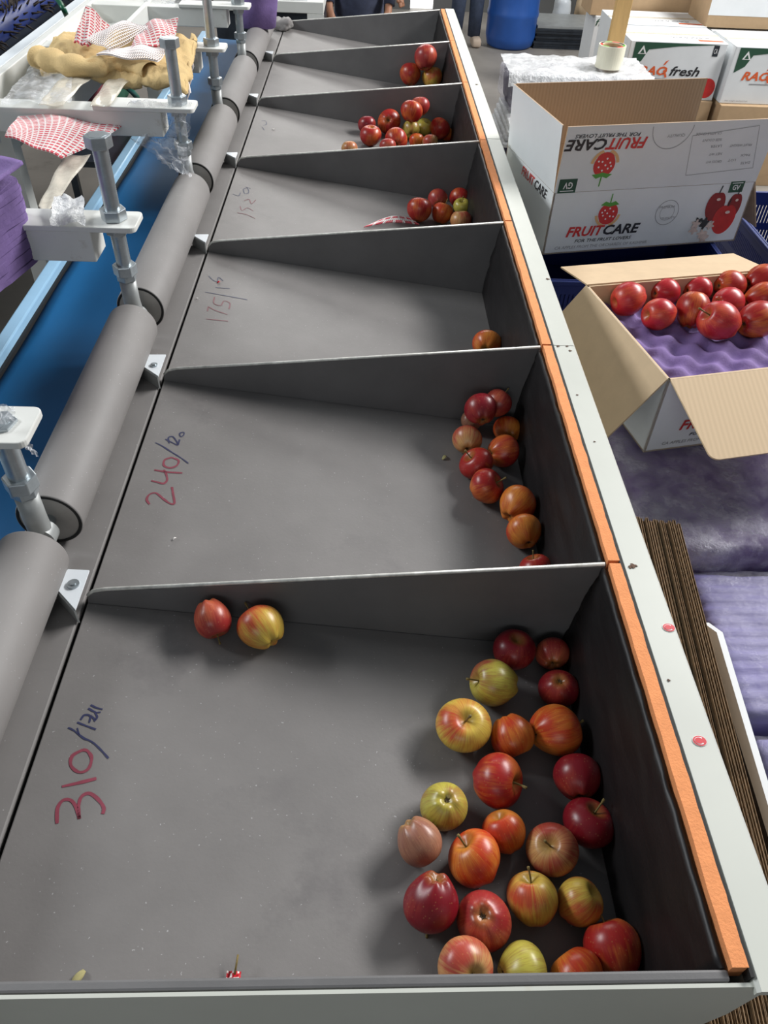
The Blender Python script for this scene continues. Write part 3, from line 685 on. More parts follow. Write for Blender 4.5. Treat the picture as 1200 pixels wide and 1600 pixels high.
# dry debris in the third bin corner
for k, (px, py) in enumerate(((755, 462), (757, 470), (760, 478), (762, 486))):
    p = on_floor(px, py)
    tag(MB().tube([p+FN*.002, p+FN*.004+Vector((.006, -.008+.004*k, 0)), p+FN*.002+Vector((.004, -.018, 0))], .0012, 5).build('dry_stalk', M['leaf']), 'dry stalk fragment in the far right corner of the third bin', 'stalk', 'dry stalks in the corner')

# ------------------------------------------------------------------ lettering
def text_mesh(txt, size, shear=0, bold=0):
    cu = bpy.data.curves.new('t', 'FONT'); cu.body = txt; cu.size = size; cu.shear = shear; cu.offset = bold; cu.resolution_u = 2; cu.extrude = .0002
    o = bpy.data.objects.new('t', cu); COL.objects.link(o)
    dg = bpy.context.evaluated_depsgraph_get(); me = bpy.data.meshes.new_from_object(o.evaluated_get(dg))
    bpy.data.objects.remove(o); bpy.data.curves.remove(cu); return me
def put_text(txt, name, m, parent, P, ax, ay, width, height, shear=0, bold=0, lift=.0014):
    """text whose lower left corner is P, laid along ax with up ay, fitted to width x height"""
    me = text_mesh(txt, 1, shear, bold*1.0); xs = [v.co.x for v in me.vertices]; ys = [v.co.y for v in me.vertices]
    x0, x1, y0, y1 = min(xs), max(xs), min(ys), max(ys); n = ax.cross(ay).normalized(); off = Vector(); q = parent
    while q is not None: off += q.location; q = q.parent
    for v in me.vertices:
        v.co = P+ax*((v.co.x-x0)/(x1-x0)*width)+ay*((v.co.y-y0)/(y1-y0)*height)+n*(lift+v.co.z*.5)-off
    me.name = name; me.materials.append(m); o = bpy.data.objects.new(name, me); COL.objects.link(o); o.parent = parent; return o
def shape(pts, name, m, parent, P, ax, ay, lift=.0008, th=.0003):
    n = ax.cross(ay).normalized(); return MB().prism([P+ax*x+ay*y+n*lift for x, y in pts], n*th).build(name, m, parent)
def panel(mb, P, a, b, n, t, mo=0, mi=1):
    """board with outer liner (mo) at P spanned by a, b; n points outward"""
    P, a, b = Vector(P), Vector(a), Vector(b); q = Vector(n)*t
    vs = [P, P+a, P+a+b, P+b, P-q, P+a-q, P+a+b-q, P+b-q]
    F = [((0, 1, 2, 3), mo), ((7, 6, 5, 4), mi), ((0, 4, 5, 1), mi), ((1, 5, 6, 2), mi), ((2, 6, 7, 3), mi), ((3, 7, 4, 0), mi)]
    if a.cross(b).dot(n) < 0: F = [(tuple(reversed(f)), m) for f, m in F]
    for f, m in F: mb.m = m; mb.add([vs[i] for i in f], [tuple(range(4))])
def fruit_logo(parent, P, ax, ay, s):
    """round red berry with leaf and two cupped hands, P = centre, s = radius"""
    shape([(x*s, y*s*.98-(.12*s if y < -.6 else 0)) for x, y in ell(1, 1, 24)], 'logo_fruit', M['text_red'], parent, P, ax, ay)
    for k, (x, y) in enumerate(((-.4, .3), (.1, .45), (.5, .15), (-.1, .0), (-.5, -.2), (.25, -.3), (-.15, -.55), (.6, -.35), (-.65, .1))):
        shape([(x*s+q*.09*s, y*s+w*.09*s) for q, w in ell(1, 1, 6)], 'logo_dot', M['text_white'], parent, P, ax, ay, .0012)
    shape([(-.95*s, .8*s), (-.5*s, 1.15*s), (-.1*s, 1.0*s), (0, 1.05*s), (.1*s, 1.0*s), (.5*s, 1.15*s), (.95*s, .8*s), (.4*s, .72*s), (0, .62*s), (-.4*s, .72*s)], 'logo_leaf', M['text_green'], parent, P, ax, ay, .0011)
    shape([(-.06*s, 1.0*s), (.06*s, 1.0*s), (.08*s, 1.85*s), (-.03*s, 1.85*s)], 'logo_stalk', M['text_green'], parent, P, ax, ay, .001)
    for g in (-1, 1):
        o = [(g*s*(1.35*math.cos(a)), s*1.35*math.sin(a)) for a in [-.15-.22*k for k in range(6)]]
        i = [(g*s*(1.08*math.cos(a)), s*1.12*math.sin(a)) for a in [-.15-.24*k for k in range(6)]]
        shape(o+i[::-1], 'logo_hand', M['text_tan'], parent, P, ax, ay, .0009)
def ring_stamp(parent, P, ax, ay, r, name='round_stamp'):
    n = ax.cross(ay).normalized(); m = MB()
    for q in (r, r*.62):
        N = 32; a = [P+n*.001+ax*(q*math.cos(2*PI*k/N))+ay*(q*math.sin(2*PI*k/N)) for k in range(N)]; b = [P+n*.001+ax*(q*.95*math.cos(2*PI*k/N))+ay*(q*.95*math.sin(2*PI*k/N)) for k in range(N)]
        m.add(a+b, [(k, (k+1) % N, N+(k+1) % N, N+k) for k in range(N)])
    return m.build(name, M['text_grey'], parent)
def badge(parent, P, ax, ay, w, h):
    b = shape([(0, 0), (w, 0), (w, h), (0, h)], 'dark_badge', M['text_darkgreen'], parent, P, ax, ay)
    put_text('GV', 'badge_letters', M['text_white'], b, P+ax*w*.22+ay*h*.22, ax, ay, w*.52, h*.48, bold=.02, lift=.002)
    shape([(w*.12, h*.82), (w*.88, h*.82), (w*.88, h*.88), (w*.12, h*.88)], 'badge_line', M['text_white'], b, P, ax, ay, .0013)

# ------------------------------------------------------------------ empty upright carton with raised flaps
zb = -.125
O = onz(848, 398, zb); Pr = onz(1147, 376, zb); u = (Pr-O).normalized(); v = Z.cross(u); Wd = (Pr-O).length
Hh = onpl(857, 303, O, v).z-zb; Ft = onpl(881, 197, O, v).z-zb-Hh
Dp = (onz(826, 130, zb+Hh+Ft)-O).dot(v)
t = thing('open_carton', 'empty upright white fruit carton, all flaps raised, standing on dark blue crates', 'carton', O+u*Wd/2+v*Dp/2)
m = MB(); tk = .005
panel(m, O, u*Wd, Z*Hh, -v, tk); panel(m, O+v*Dp, u*Wd, Z*Hh, v, tk); panel(m, O, v*Dp, Z*Hh, -u, tk); panel(m, O+u*Wd, v*Dp, Z*Hh, u, tk)
panel(m, O, u*Wd, v*Dp, -Z, tk)
m.build('carton_body', [M['board_white'], M['kraft_rib_in']], t)
def flap(P, a, b, n, parent=t, mats=None, name='flap', cut=.0):
    mb = MB(); panel(mb, P+a*cut, a*(1-2*cut), b, n, .005); return mb.build(name, mats or [M['board_white'], M['kraft_rib_in']], parent)
ff = flap(O+Z*(Hh+.001), u*Wd, Z*Ft-v*.012, -v); flap(O+v*Dp+Z*(Hh+.001), u*Wd, Z*Ft+v*.0, v)
lf = flap(O+Z*(Hh+.001), v*Dp, Z*Ft-u*.012, -u, cut=.01); flap(O+u*(Wd+.004)+Z*(Hh), v*Dp, u*Ft*.35-Z*Ft*.8, u, cut=.01)
def fp(px, py): return onpl(px, py, O-v*.0, v)
def blk(a, b): return (fp(*b)-fp(*a))
# lower print
Ps = fp(883, 371); put_text('FRUIT', 'brand_red', M['text_red'], t, Ps, u, Z, .135, .034, .25, .03)
put_text('CARE', 'brand_black', M['text_black'], t, Ps+u*.132, u, Z, .132, .034, .25, .03)
put_text('FOR THE FRUIT LOVERS', 'tagline', M['text_black'], t, fp(897, 379), u, Z, .205, .011, .25, .01)
put_text('CA APPLES FROM THE ORCHARDS OF KASHMIR', 'small_print', M['text_grey'], t, fp(866, 390), u, Z, .335, .010, .2)
fruit_logo(t, fp(950, 333), u, Z, .034); ring_stamp(t, fp(1042, 332), u, Z, .042)
put_text('PREMIUM', 'stamp_word', M['text_grey'], t, fp(1030, 326), u, Z, .054, .008); put_text('QUALITY', 'stamp_word', M['text_grey'], t, fp(1031, 343), u, Z, .054, .008)
badge(t, fp(1137, 301), u, Z, .052, .036)
def apple_print(px, py, rx, ry):
    c = fp(px, py); pts = [(rx*math.cos(a)*(1+.06*math.sin(a)), ry*(math.sin(a)-.12*math.exp(-((a-PI/2)/.35)**2))) for a in [2*PI*k/28 for k in range(28)]]
    o = shape(pts, 'printed_apple', M['text_apple'] if py > 333 else M['text_apple_dark'], t, c, u, Z, .0008+.0004*(px < 1130)+.0006*(py > 333))
    shape([(-.002, ry*.85), (.002, ry*.85), (.007, ry*1.35), (.003, ry*1.35)], 'printed_stem', M['text_black'], t, c, u, Z, .0018)
    shape([(x*rx*.22+rx*.15, y*ry*.1+ry*.45) for x, y in ell(1, 1, 10)], 'printed_shine', M['text_blossom'], t, c, u, Z, .002)
apple_print(1153, 325, .030, .050) if False else None
apple_print(1146, 322, .026, .046); apple_print(1117, 322, .034, .050); apple_print(1130, 342, .042, .052)
rnd = random.Random(5)
for k in range(9):
    c = fp(1082+rnd.random()*28, 372-rnd.random()*28); ph = rnd.random()
    shape([((.014*(1+.35*math.cos(5*a)))*math.cos(a+ph), (.013*(1+.35*math.cos(5*a)))*math.sin(a+ph)) for a in [2*PI*q/30 for q in range(30)]], 'printed_blossom', M['text_blossom'] if k % 3 else M['text_black'], t, c, u, Z, .0022+.0001*k)
# flap print, upside down; the flap leans very slightly outward
du = (Z*Ft-v*.012).normalized()
def ffp(px, py): return onpl(px, py, O+Z*Hh, u.cross(du))
nu_, nd_ = -u, -du
Pq = ffp(1013, 213); put_text('FRUIT', 'brand_red', M['text_red'], ff, Pq, nu_, nd_, .137, .034, .25, .025)
put_text('CARE', 'brand_black', M['text_black'], ff, Pq+nu_*.134, nu_, nd_, .137, .034, .25, .025)
put_text('FOR THE FRUIT LOVERS', 'tagline', M['text_black'], ff, ffp(1002, 206), nu_, nd_, .215, .011, .25, .01)
fruit_logo(ff, ffp(944, 258), nu_, nd_, .036); badge(ff, ffp(903, 279), nu_, nd_, .060, .044)
m = MB(); n_ = u.cross(du).normalized(); N = 26; c = ffp(1054, 195)
pa = [c-du*.002+n_*.001+u*(.07*math.cos(PI*k/N))-du*(.07*math.sin(PI*k/N)) for k in range(N+1)]; pb = [c-du*.002+n_*.001+u*(.068*math.cos(PI*k/N))-du*(.068*math.sin(PI*k/N)) for k in range(N+1)]
m.add(pa+pb, [(k, k+1, N+2+k, N+1+k) for k in range(N)]); m.build('half_stamp', M['text_grey'], ff)
put_text('QUALITY', 'stamp_word', M['text_grey'], ff, ffp(1071, 208), nu_, nd_, .06, .010)
tb0 = ffp(1082, 205); m = MB()
a_ = [ffp(*p) for p in ((1082, 212), (1187, 196), (1176, 262), (1071, 274))]
for k in range(4):
    p, q = a_[k], a_[(k+1) % 4]; s_ = (q-p).normalized().cross(n_)*.0007; m.add([p+s_+n_*.001, q+s_+n_*.001, q-s_+n_*.001, p-s_+n_*.001], [(0, 1, 2, 3)])
m.build('table_frame', M['text_grey'], ff)
rows = [((1175, 224), 'FRUIT WEIGHT'), ((1128, 206), 'CA APPLE GRADE'), ((1128, 216), 'SIZE COUNT'), ((1128, 226), 'LAYER'), ((1128, 238), 'NET WT'), ((1128, 250), 'GROSS WT'), ((1172, 240), 'PACK'), ((1172, 252), 'DATE'), ((1150, 248), 'LOT')]
for k, ((px, py), w_) in enumerate(rows): put_text(w_, 'table_words', M['text_grey'], ff, ffp(px, py), nu_, nd_, .012+.0055*len(w_), .0075)
# end print
nn_ = -u; q0 = onpl(813, 278, O, u); ax_ = v*-1
q0 = onpl(815, 272, O-u*.0, u)
put_text('FRUIT', 'brand_red', M['text_red'], t, q0, ax_, Z, .115, .030, .2, .02); put_text('CARE', 'brand_black', M['text_black'], t, q0+ax_*.12, ax_, Z, .105, .030, .2, .02)

# ------------------------------------------------------------------ blue crates
def crate(lo, hi, ztop, h, lab, z0=None, lined=True):
    (x0, y0), (x1, y1) = lo, hi; z1 = ztop; z0 = ztop-h; t = thing('plastic_crate', lab, 'crate', ((x0+x1)/2, (y0+y1)/2, z0), 'blue crates behind the sorting table')
    m = MB(); w = .006
    m.box((x0, y0, z0), (x1, y1, z0+.008))
    if lined:
        for a, b, c, d in ((x0+w, y0+w, x1-w, y0+w+.002), (x0+w, y1-w-.002, x1-w, y1-w), (x0+w, y0+w, x0+w+.002, y1-w), (x1-w-.002, y0+w, x1-w, y1-w)): m.box((a, b, z0+.01), (c, d, z1-.01))
    for a, b, c, d in ((x0, y0, x1, y0+w), (x0, y1-w, x1, y1), (x0, y0, x0+w, y1), (x1-w, y0, x1, y1)):
        m.box((a, b, z0), (c, d, z0+.05)); m.box((a, b, z0+h*.45), (c, d, z0+h*.55)); m.box((a, b, z1-.05), (c, d, z1))
        L = max(c-a, d-b); n = int(L/.0135)
        for k in range(n+1):
            if c-a > d-b: m.box((a+(L-.009)*k/n, b+.001, z0+.05), (a+(L-.009)*k/n+.009, d-.001, z1-.05))
            else: m.box((a+.001, b+(L-.009)*k/n, z0+.05), (c-.001, b+(L-.009)*k/n+.009, z1-.05))
    m.build('basket', M['crate'], t)
    r = MB(); e = .012
    for a, b, c, d in ((x0-e, y0-e, x1+e, y0), (x0-e, y1, x1+e, y1+e), (x0-e, y0, x0, y1), (x1, y0, x1+e, y1)): r.box((a, b, z1-.016), (c, d, z1-.0005))
    r.build('rim', M['crate'], t, bevel=.003)
for k, lab in enumerate(('dark blue crate under the empty upright carton, topmost of its stack', 'dark blue crate in the middle under the upright carton', 'dark blue crate on the floor under the upright carton')):
    crate((1.02, 2.26), (1.66, 2.92), zb-.006-.272*k, .272, lab)
for k, lab in enumerate(('open blue crate right of the upright carton at the photo edge', 'blue crate directly below the open one at the right edge', 'lowest blue crate at the right edge, on the floor')):
    crate((1.86, 2.45), (2.46, 3.05), zb-.006-.272*k, .272, lab, lined=False)

# ------------------------------------------------------------------ open carton of apples
zr = .03
P0 = onz(1045, 593, zr); th = math.radians(12.5); u = Vector((math.cos(th), math.sin(th), 0)); v = Z.cross(u)
Dp = (onz(928, 446, zr)-P0).length; Wd = .56; bz = onpl(1005, 707, P0, v).z; Hh = zr-bz
bz = min(bz, -.17)
t = thing('apple_carton', 'open white carton of large red apples on a purple tray, kraft flaps folded out', 'carton', P0+u*Wd/2+v*Dp/2-Z*Hh)
O2 = P0-Z*Hh; m = MB()
panel(m, O2, u*Wd, Z*Hh, -v, tk); panel(m, O2+v*Dp, u*Wd, Z*Hh, v, tk); panel(m, O2, v*Dp, Z*Hh, -u, tk); panel(m, O2+u*Wd, v*Dp, Z*Hh, u, tk); panel(m, O2, u*Wd, v*Dp, -Z, tk)
m.build('carton_body', [M['board_white'], M['kraft']], t)
def edge_dir(corner, px, py, axis):
    """direction of a flap edge leaving corner, in the plane across the fold axis"""
    return (onpl(px, py, corner, axis)-corner).normalized()
KM = [M['board_white'], M['kraft']]; KR = [M['board_white'], M['kraft_rib']]
dl_ = edge_dir(P0, 985, 651, v); dl_ = Vector(dl_); m = MB(); nrm = v.cross(dl_).normalized(); nrm = nrm if nrm.z < 0 else -nrm
panel(m, P0-u*.001, v*Dp, dl_*.192, nrm, .004); m.build('left_flap', KM, t)
df = edge_dir(P0, 1066, 634, u); Lf = (onpl(1108, 722, P0, u)-P0).length; nrm = u.cross(df).normalized(); nrm = nrm if nrm.z < 0 else -nrm
m = MB(); r_ = .02
poly = [P0-v*.001+u*.004, P0-v*.001+u*Wd]+[P0+u*Wd+df*Lf]+[P0+u*(.004+r_*(1-math.sin(a)))+df*(Lf-r_*(1-math.cos(a))) for a in (0, .4, .8, 1.2, PI/2)]
o = MB().prism(poly, nrm*.004).build('front_flap', [M['kraft_rib'], M['board_white']], t)
PBk = P0+v*Dp; db = edge_dir(PBk, 877, 419, u) if False else None
# the back flap hangs outward: choose its fall from the visible left tip
tip = onpl(876, 419, PBk, u); db = (tip-PBk); Lb = min(db.length, .21); db = db.normalized(); nrm = u.cross(db).normalized(); nrm = nrm if nrm.z < 0 else -nrm
m = MB(); panel(m, PBk, u*Wd, db*Lb, nrm, .004); m.build('back_flap', KM, t)
m = MB(); panel(m, P0+u*(Wd+.001), v*Dp, (u*.8-Z*.5).normalized()*.16, (u*-.5-Z*.8).normalized(), .004); m.build('right_flap', KM, t)
print('apple box', P0, 'D', Dp, 'H', Hh, 'left flap', dl_, 'front', df, Lf, 'back', db, Lb)
q0 = onpl(1060, 672, O2, v); put_text('FRUIT', 'brand_red', M['text_red'], t, q0, u, Z, .115, .030, .25, .025); put_text('CARE', 'brand_black', M['text_black'], t, q0+u*.119, u, Z, .11, .030, .25, .025)
put_text('FOR THE FRUIT LOVERS', 'tagline', M['text_black'], t, onpl(1076, 680, O2, v), u, Z, .185, .009, .25, .01)
put_text('CA APPLES FROM THE ORCHARDS OF KASHMIR', 'small_print', M['text_grey'], t, onpl(1033, 695, O2, v), u, Z, .30, .009, .2)
tz = zr-.060
def trayz(a, b): return tz+.013*math.cos(a*2*PI/.095)*math.cos(b*2*PI/.095)+.002*fbm((a*9, b*9, 0))
o = MB().grid(lambda p, q: P0+u*(.006+(Wd-.012)*p)+v*(.006+(Dp-.012)*q)+Z*(trayz((Wd-.012)*p, (Dp-.012)*q)-P0.z), 90, 80).build('pulp_tray', M['purple_light'])
sd = o.modifiers.new('s', 'SOLIDIFY'); sd.thickness = .004; tag(o, 'purple egg crate shaped tray inside the open apple carton', 'tray')
# filler layers under the tray so that it rests on something
for k in range(3):
    lo_ = P0+u*.008+v*.008; z_ = bz+.008+k*.042
    o = MB().grid(lambda p, q: lo_+u*((Wd-.018)*p)+v*((Dp-.018)*q)+Z*(z_+.02+.012*math.cos(p*30)*math.cos(q*24)-P0.z), 30, 26).build('pulp_tray', M['purple_light'])
    sd = o.modifiers.new('s', 'SOLIDIFY'); sd.thickness = .01; tag(o, 'purple tray layer buried below the top tray in the apple carton', 'tray', 'buried trays in the apple carton')
PLN = (P0*1-Z*(P0.z-tz+.0)+Z*0, Z)
PLN = (Vector((0, 0, tz-.008)), Z)
AB = [(982, 467, 52, 'S', (-.9, -.25, .1), 'large red apple in the back left corner of the apple carton', 0), (1039, 456, 42, 'S', (.9, .2, -.3), 'red apple second from left in the back row of the carton', 0),
      (1090, 453, 40, 'S', (.9, .1, -.2), 'dark red apple third from left in the back row of the carton', 0), (1140, 446, 46, 'R', (.9, .1, -.3), 'red apple with orange tinge fourth in the back row of the carton', 0), (1190, 440, 52, 'R', (.9, .2, -.2), 'red apple at the right end of the back row, cut by the photo edge', 0),
      (1030, 491, 50, 'S', (-.9, -.1, .25), 'shiny red apple at the left end of the middle row, hollow left', 0), (1082, 484, 52, 'R', (.2, .9, .1), 'tall orange red apple second in the middle row of the carton', 0), (1137, 472, 46, 'S', (.9, .1, -.5), 'dark rosy apple third in the middle row of the carton', 0),
      (1190, 466, 48, 'R', (.9, .3, .1), 'bright red apple at the right end of the middle row of the carton', 0),
      (1124, 502, 60, 'S', (-.8, .3, .4), 'large red apple with yellow spots and stem at front of the carton', 1), (1182, 500, 58, 'R', (.9, .3, -.3), 'red apple right of the stemmed one in the carton front row', 0)]
for px, py, w, kd, sd_, lab, st in AB: apple(px, py, w, kd, sd_, lab, 'apples in the open carton', plane=PLN, stem=bool(st), shape=[0, 2, 3][int(px) % 3], tall=1.24)

# ------------------------------------------------------------------ wrapped purple tray bundles
def lump(lo, hi, amp, freq, rnd_=.02, cuts=22, seed=0, R=None, c=None, ridge=None):
    b = bmesh.new(); bmesh.ops.create_cube(b, size=1); bmesh.ops.subdivide_edges(b, edges=b.edges[:], cuts=cuts, use_grid_fill=True)
    lo, hi = Vector(lo), Vector(hi); ctr = (lo+hi)/2; sz = hi-lo; m = MB(); b.verts.ensure_lookup_table()
    for w in b.verts:
        p = Vector((w.co.x*sz.x, w.co.y*sz.y, w.co.z*sz.z)); h = sz/2; inner = Vector([max(-h[i]+rnd_, min(h[i]-rnd_, p[i])) for i in range(3)]); d = p-inner
        if d.length > 1e-9: p = inner+d.normalized()*min(d.length, rnd_)
        q = p+ctr+Vector((seed*3.1, 0, 0)); nn = (p/max(sz)).normalized()
        k = amp*fbm(q, freq)
        if ridge: k += ridge(q)
        p = p+nn*k; p = p+ctr
        if R is not None: p = R @ (p-c)+c
        m.v.append(p)
    m.f = [[x.index for x in f.verts] for f in b.faces]; m.mi = [0]*len(m.f); m.sm = [True]*len(m.f); b.free(); return m
ztp = bz-.022
t = thing('wrapped_tray_bundle', 'film wrapped bundle of purple trays directly under the open apple carton', 'tray bundle', (1.45, 1.6, -.4), 'wrapped tray bundles right of the table')
lump((1.10, 1.17, -.385), (1.98, 2.08, ztp), .010, 7, .03, 30, 1).build('pulp_trays', M['purple'], t)
lump((1.065, 1.150, -.388), (2.0, 2.1, ztp+.008), .022, 8, .025, 56, 2).build('clear_film', M['film_soft'], t)
for k, (y0, y1, x0, zt3, lab) in enumerate(((.762, 1.135, 1.175, -.245, 'blue purple tray bundle in front of the film wrapped one under the apple carton'), (.10, .728, 1.175, -.245, 'nearest blue purple tray bundle at the lower right photo edge'),
                                      (1.16, 2.05, 1.08, -.40, 'blue purple tray bundle on the floor below the film wrapped one'))):
    t = thing('pulp_tray_bundle', lab, 'tray bundle', (1.55, (y0+y1)/2, FZ), 'wrapped tray bundles right of the table')
    lump((x0, y0, FZ+.002), (2.05, y1, zt3-.006), .007, 9, .025, 44, 4+k, ridge=lambda q: .0035*math.sin(q.y*210+3*noise.noise(q*5))).build('pulp_trays', M['purple_blue'], t)
    lump((x0-.004, y0-.004, FZ+.002), (2.054, y1+.004, zt3), .009, 12, .025, 50, 8+k).build('clear_film', M['film_thin'], t)

# ------------------------------------------------------------------ flattened cartons standing against the table
zc = -.12; dirc = Vector((.108, 1, 0)).normalized(); nc = Vector((dirc.y, -dirc.x, 0))
def fluted(L, H, T=.0048):
    n = int(L/.004); m = MB()
    m.box((0, 0, 0), (.0006, L, H)); m.m = 0; m.box((T-.0006, 0, 0), (T, L, H))
    vs = []
    for k in range(n+1):
        x = T/2+(T/2-.0007)*math.sin(k*PI/2+.3); vs += [Vector((x, L*k/n, 0)), Vector((x, L*k/n, H-.001))]
    m.add(vs, [(2*k, 2*k+2, 2*k+3, 2*k+1) for k in range(n)]); return m
def sheet_obj(src, P, rot, lean=0): 
    o = src.copy(); COL.objects.link(o); o.location = P; o.rotation_euler = (0, lean, rot); return o
rz = -math.atan2(dirc.x, dirc.y)
long_s = fluted(1.16, .55).build('flattened_carton', M['kraft_dark'])
base = Vector((.858, .02, zc-.55)); rnd = random.Random(9)
for i in range(26):
    P = base+nc*(.0058*i)+Z*rnd.uniform(-.007, .004)+dirc*rnd.uniform(-.006, .004)
    if i == 0: long_s.location = P; long_s.rotation_euler = (0, 0, rz); o = long_s
    else: o = sheet_obj(long_s, P, rz)
    tag(o, 'flattened brown corrugated carton standing on edge in the pile beside the table rim', 'flattened carton', 'flattened cartons stacked on edge')
o = MB().box((.86, .02, FZ), (1.10, 1.1, zc-.56)).build('packed_carton', M['kraft_dark'])
tag(o, 'low brown packed carton on the floor under the upright pile', 'carton')
a1, a2, a3 = Vector((1.056, .0, -.16)), Vector((1.141, .90, -.17)), Vector((1.145, .955, -.21)); dn = Vector((.0, 0, -.010))
o = MB().prism([a1, a2, a3, a3+dn*.3, a1+dn], (.012, 0, 0)).build('white_board_sheet', M['board_white'])
tag(o, 'white edged cardboard blank leaning right of the brown flattened cartons', 'cardboard sheet')
MB().prism([a1+dn*1.02, a3+dn*1.02, a3+Vector((0, 0, -.62)), a1+Vector((0, 0, -.66))], (.004, 0, 0)).build('brown_lower_sheet', M['dark_board'], o)  # lower sheet whose dark colour stands in for shade beside the pile
# ------------------------------------------------------------------ bundle with the tape roll, post, far cartons
ztb = -.20
A = onz(800, 120, ztb); B2 = onz(1010, 114, ztb); Bk = onz(793, 86, ztb)
x0, x1, y0, y1 = A.x, B2.x, (A.y+B2.y)/2-.05, Bk.y-.02
t = thing('wrapped_tray_bundle', 'silver film wrapped bundle of dark purple trays behind the upright carton', 'tray bundle', ((x0+x1)/2, (y0+y1)/2, ztb-.3))
lump((x0+.02, y0+.02, ztb-.20), (x1-.02, y1-.02, ztb-.01), .01, 6, .03, 24, 12).build('pulp_trays', M['purple_dark'], t)
m = MB(); m.grid(lambda a, b: Vector((x0-.01+(x1-x0+.02)*a, y0-.015+(y1-y0+.03)*b, ztb+.008+.014*fbm((a*9, b*6, 3), 1)-.07*max(0, .04-b)/.04)), 50, 34)
m.build('silver_film', M['film_milky'], t)
lump((x0-.005, y0-.005, ztb-.202), (x1+.005, y1+.005, ztb-.02), .012, 7, .03, 30, 14).build('clear_film', M['film_soft'], t)
t = thing('film_sheet_pile', 'low pile of folded silver film sheets left of the upright carton', 'plastic film', (x0+.3, 4.7, ztb-.34))
for k in range(4):
    lump((x0-.03+.01*k, y0-.20+.02*(k % 2), ztb-.338+.032*k), (x1-.2, y1-.05, ztb-.21-.032*(3-k)), .006, 8, .014, 16, 20+k).build('film_sheet', M['film_milky'], t)
t2 = lump((x0-.01, y0-.15, FZ+.002), (x1-.02, y1, ztb-.346), .01, 5, .03, 12, 30).build('pulp_tray_bundle', M['purple_dark']); tag(t2, 'tall dark purple tray bundle on the floor under the silver film pile', 'tray bundle')
# tape roll
c = onz(953, 108, ztb+.02); rr = 21*depth(c)/FPX; hR = .115
t = thing('tape_roll', 'roll of clear packing tape standing on the silver wrapped bundle', 'tape', c)
def ringtube(ro, ri, z0, z1, c, n=36):
    m = MB(); L = [(ro, z0), (ro, z1), (ri, z1), (ri, z0)]
    vs = [Vector((c.x+r*math.cos(2*PI*k/n), c.y+r*math.sin(2*PI*k/n), z)) for r, z in L for k in range(n)]
    m.add(vs, [(j*n+k, j*n+(k+1) % n, ((j+1) % 4)*n+(k+1) % n, ((j+1) % 4)*n+k) for j in range(4) for k in range(n)]); return m
c.y += rr*.6
ringtube(rr, rr*.72, c.z, c.z+hR, c).build('tape', M['tape_roll'], t); ringtube(rr*.71, rr*.64, c.z, c.z+hR-.004, c).build('core', M['kraft_in'], t)
m = ringtube(rr*.90, rr*.74, c.z+hR, c.z+hR+.001, c).build('printed_label', [M['text_black'], M['text_red'], M['text_green']], t)
for q in m.data.polygons: q.material_index = (q.index//4) % 3
# upright post
a = ony(950, 62, y1+.07); b = ony(971, 66, y1+.07)
tag(MB().box((a.x, y1+.05, FZ), (b.x+.01, y1+.09, 1.9)).build('wooden_post', M['wood'], None, bevel=.004), 'pale yellow wooden post rising behind the tape roll', 'post')
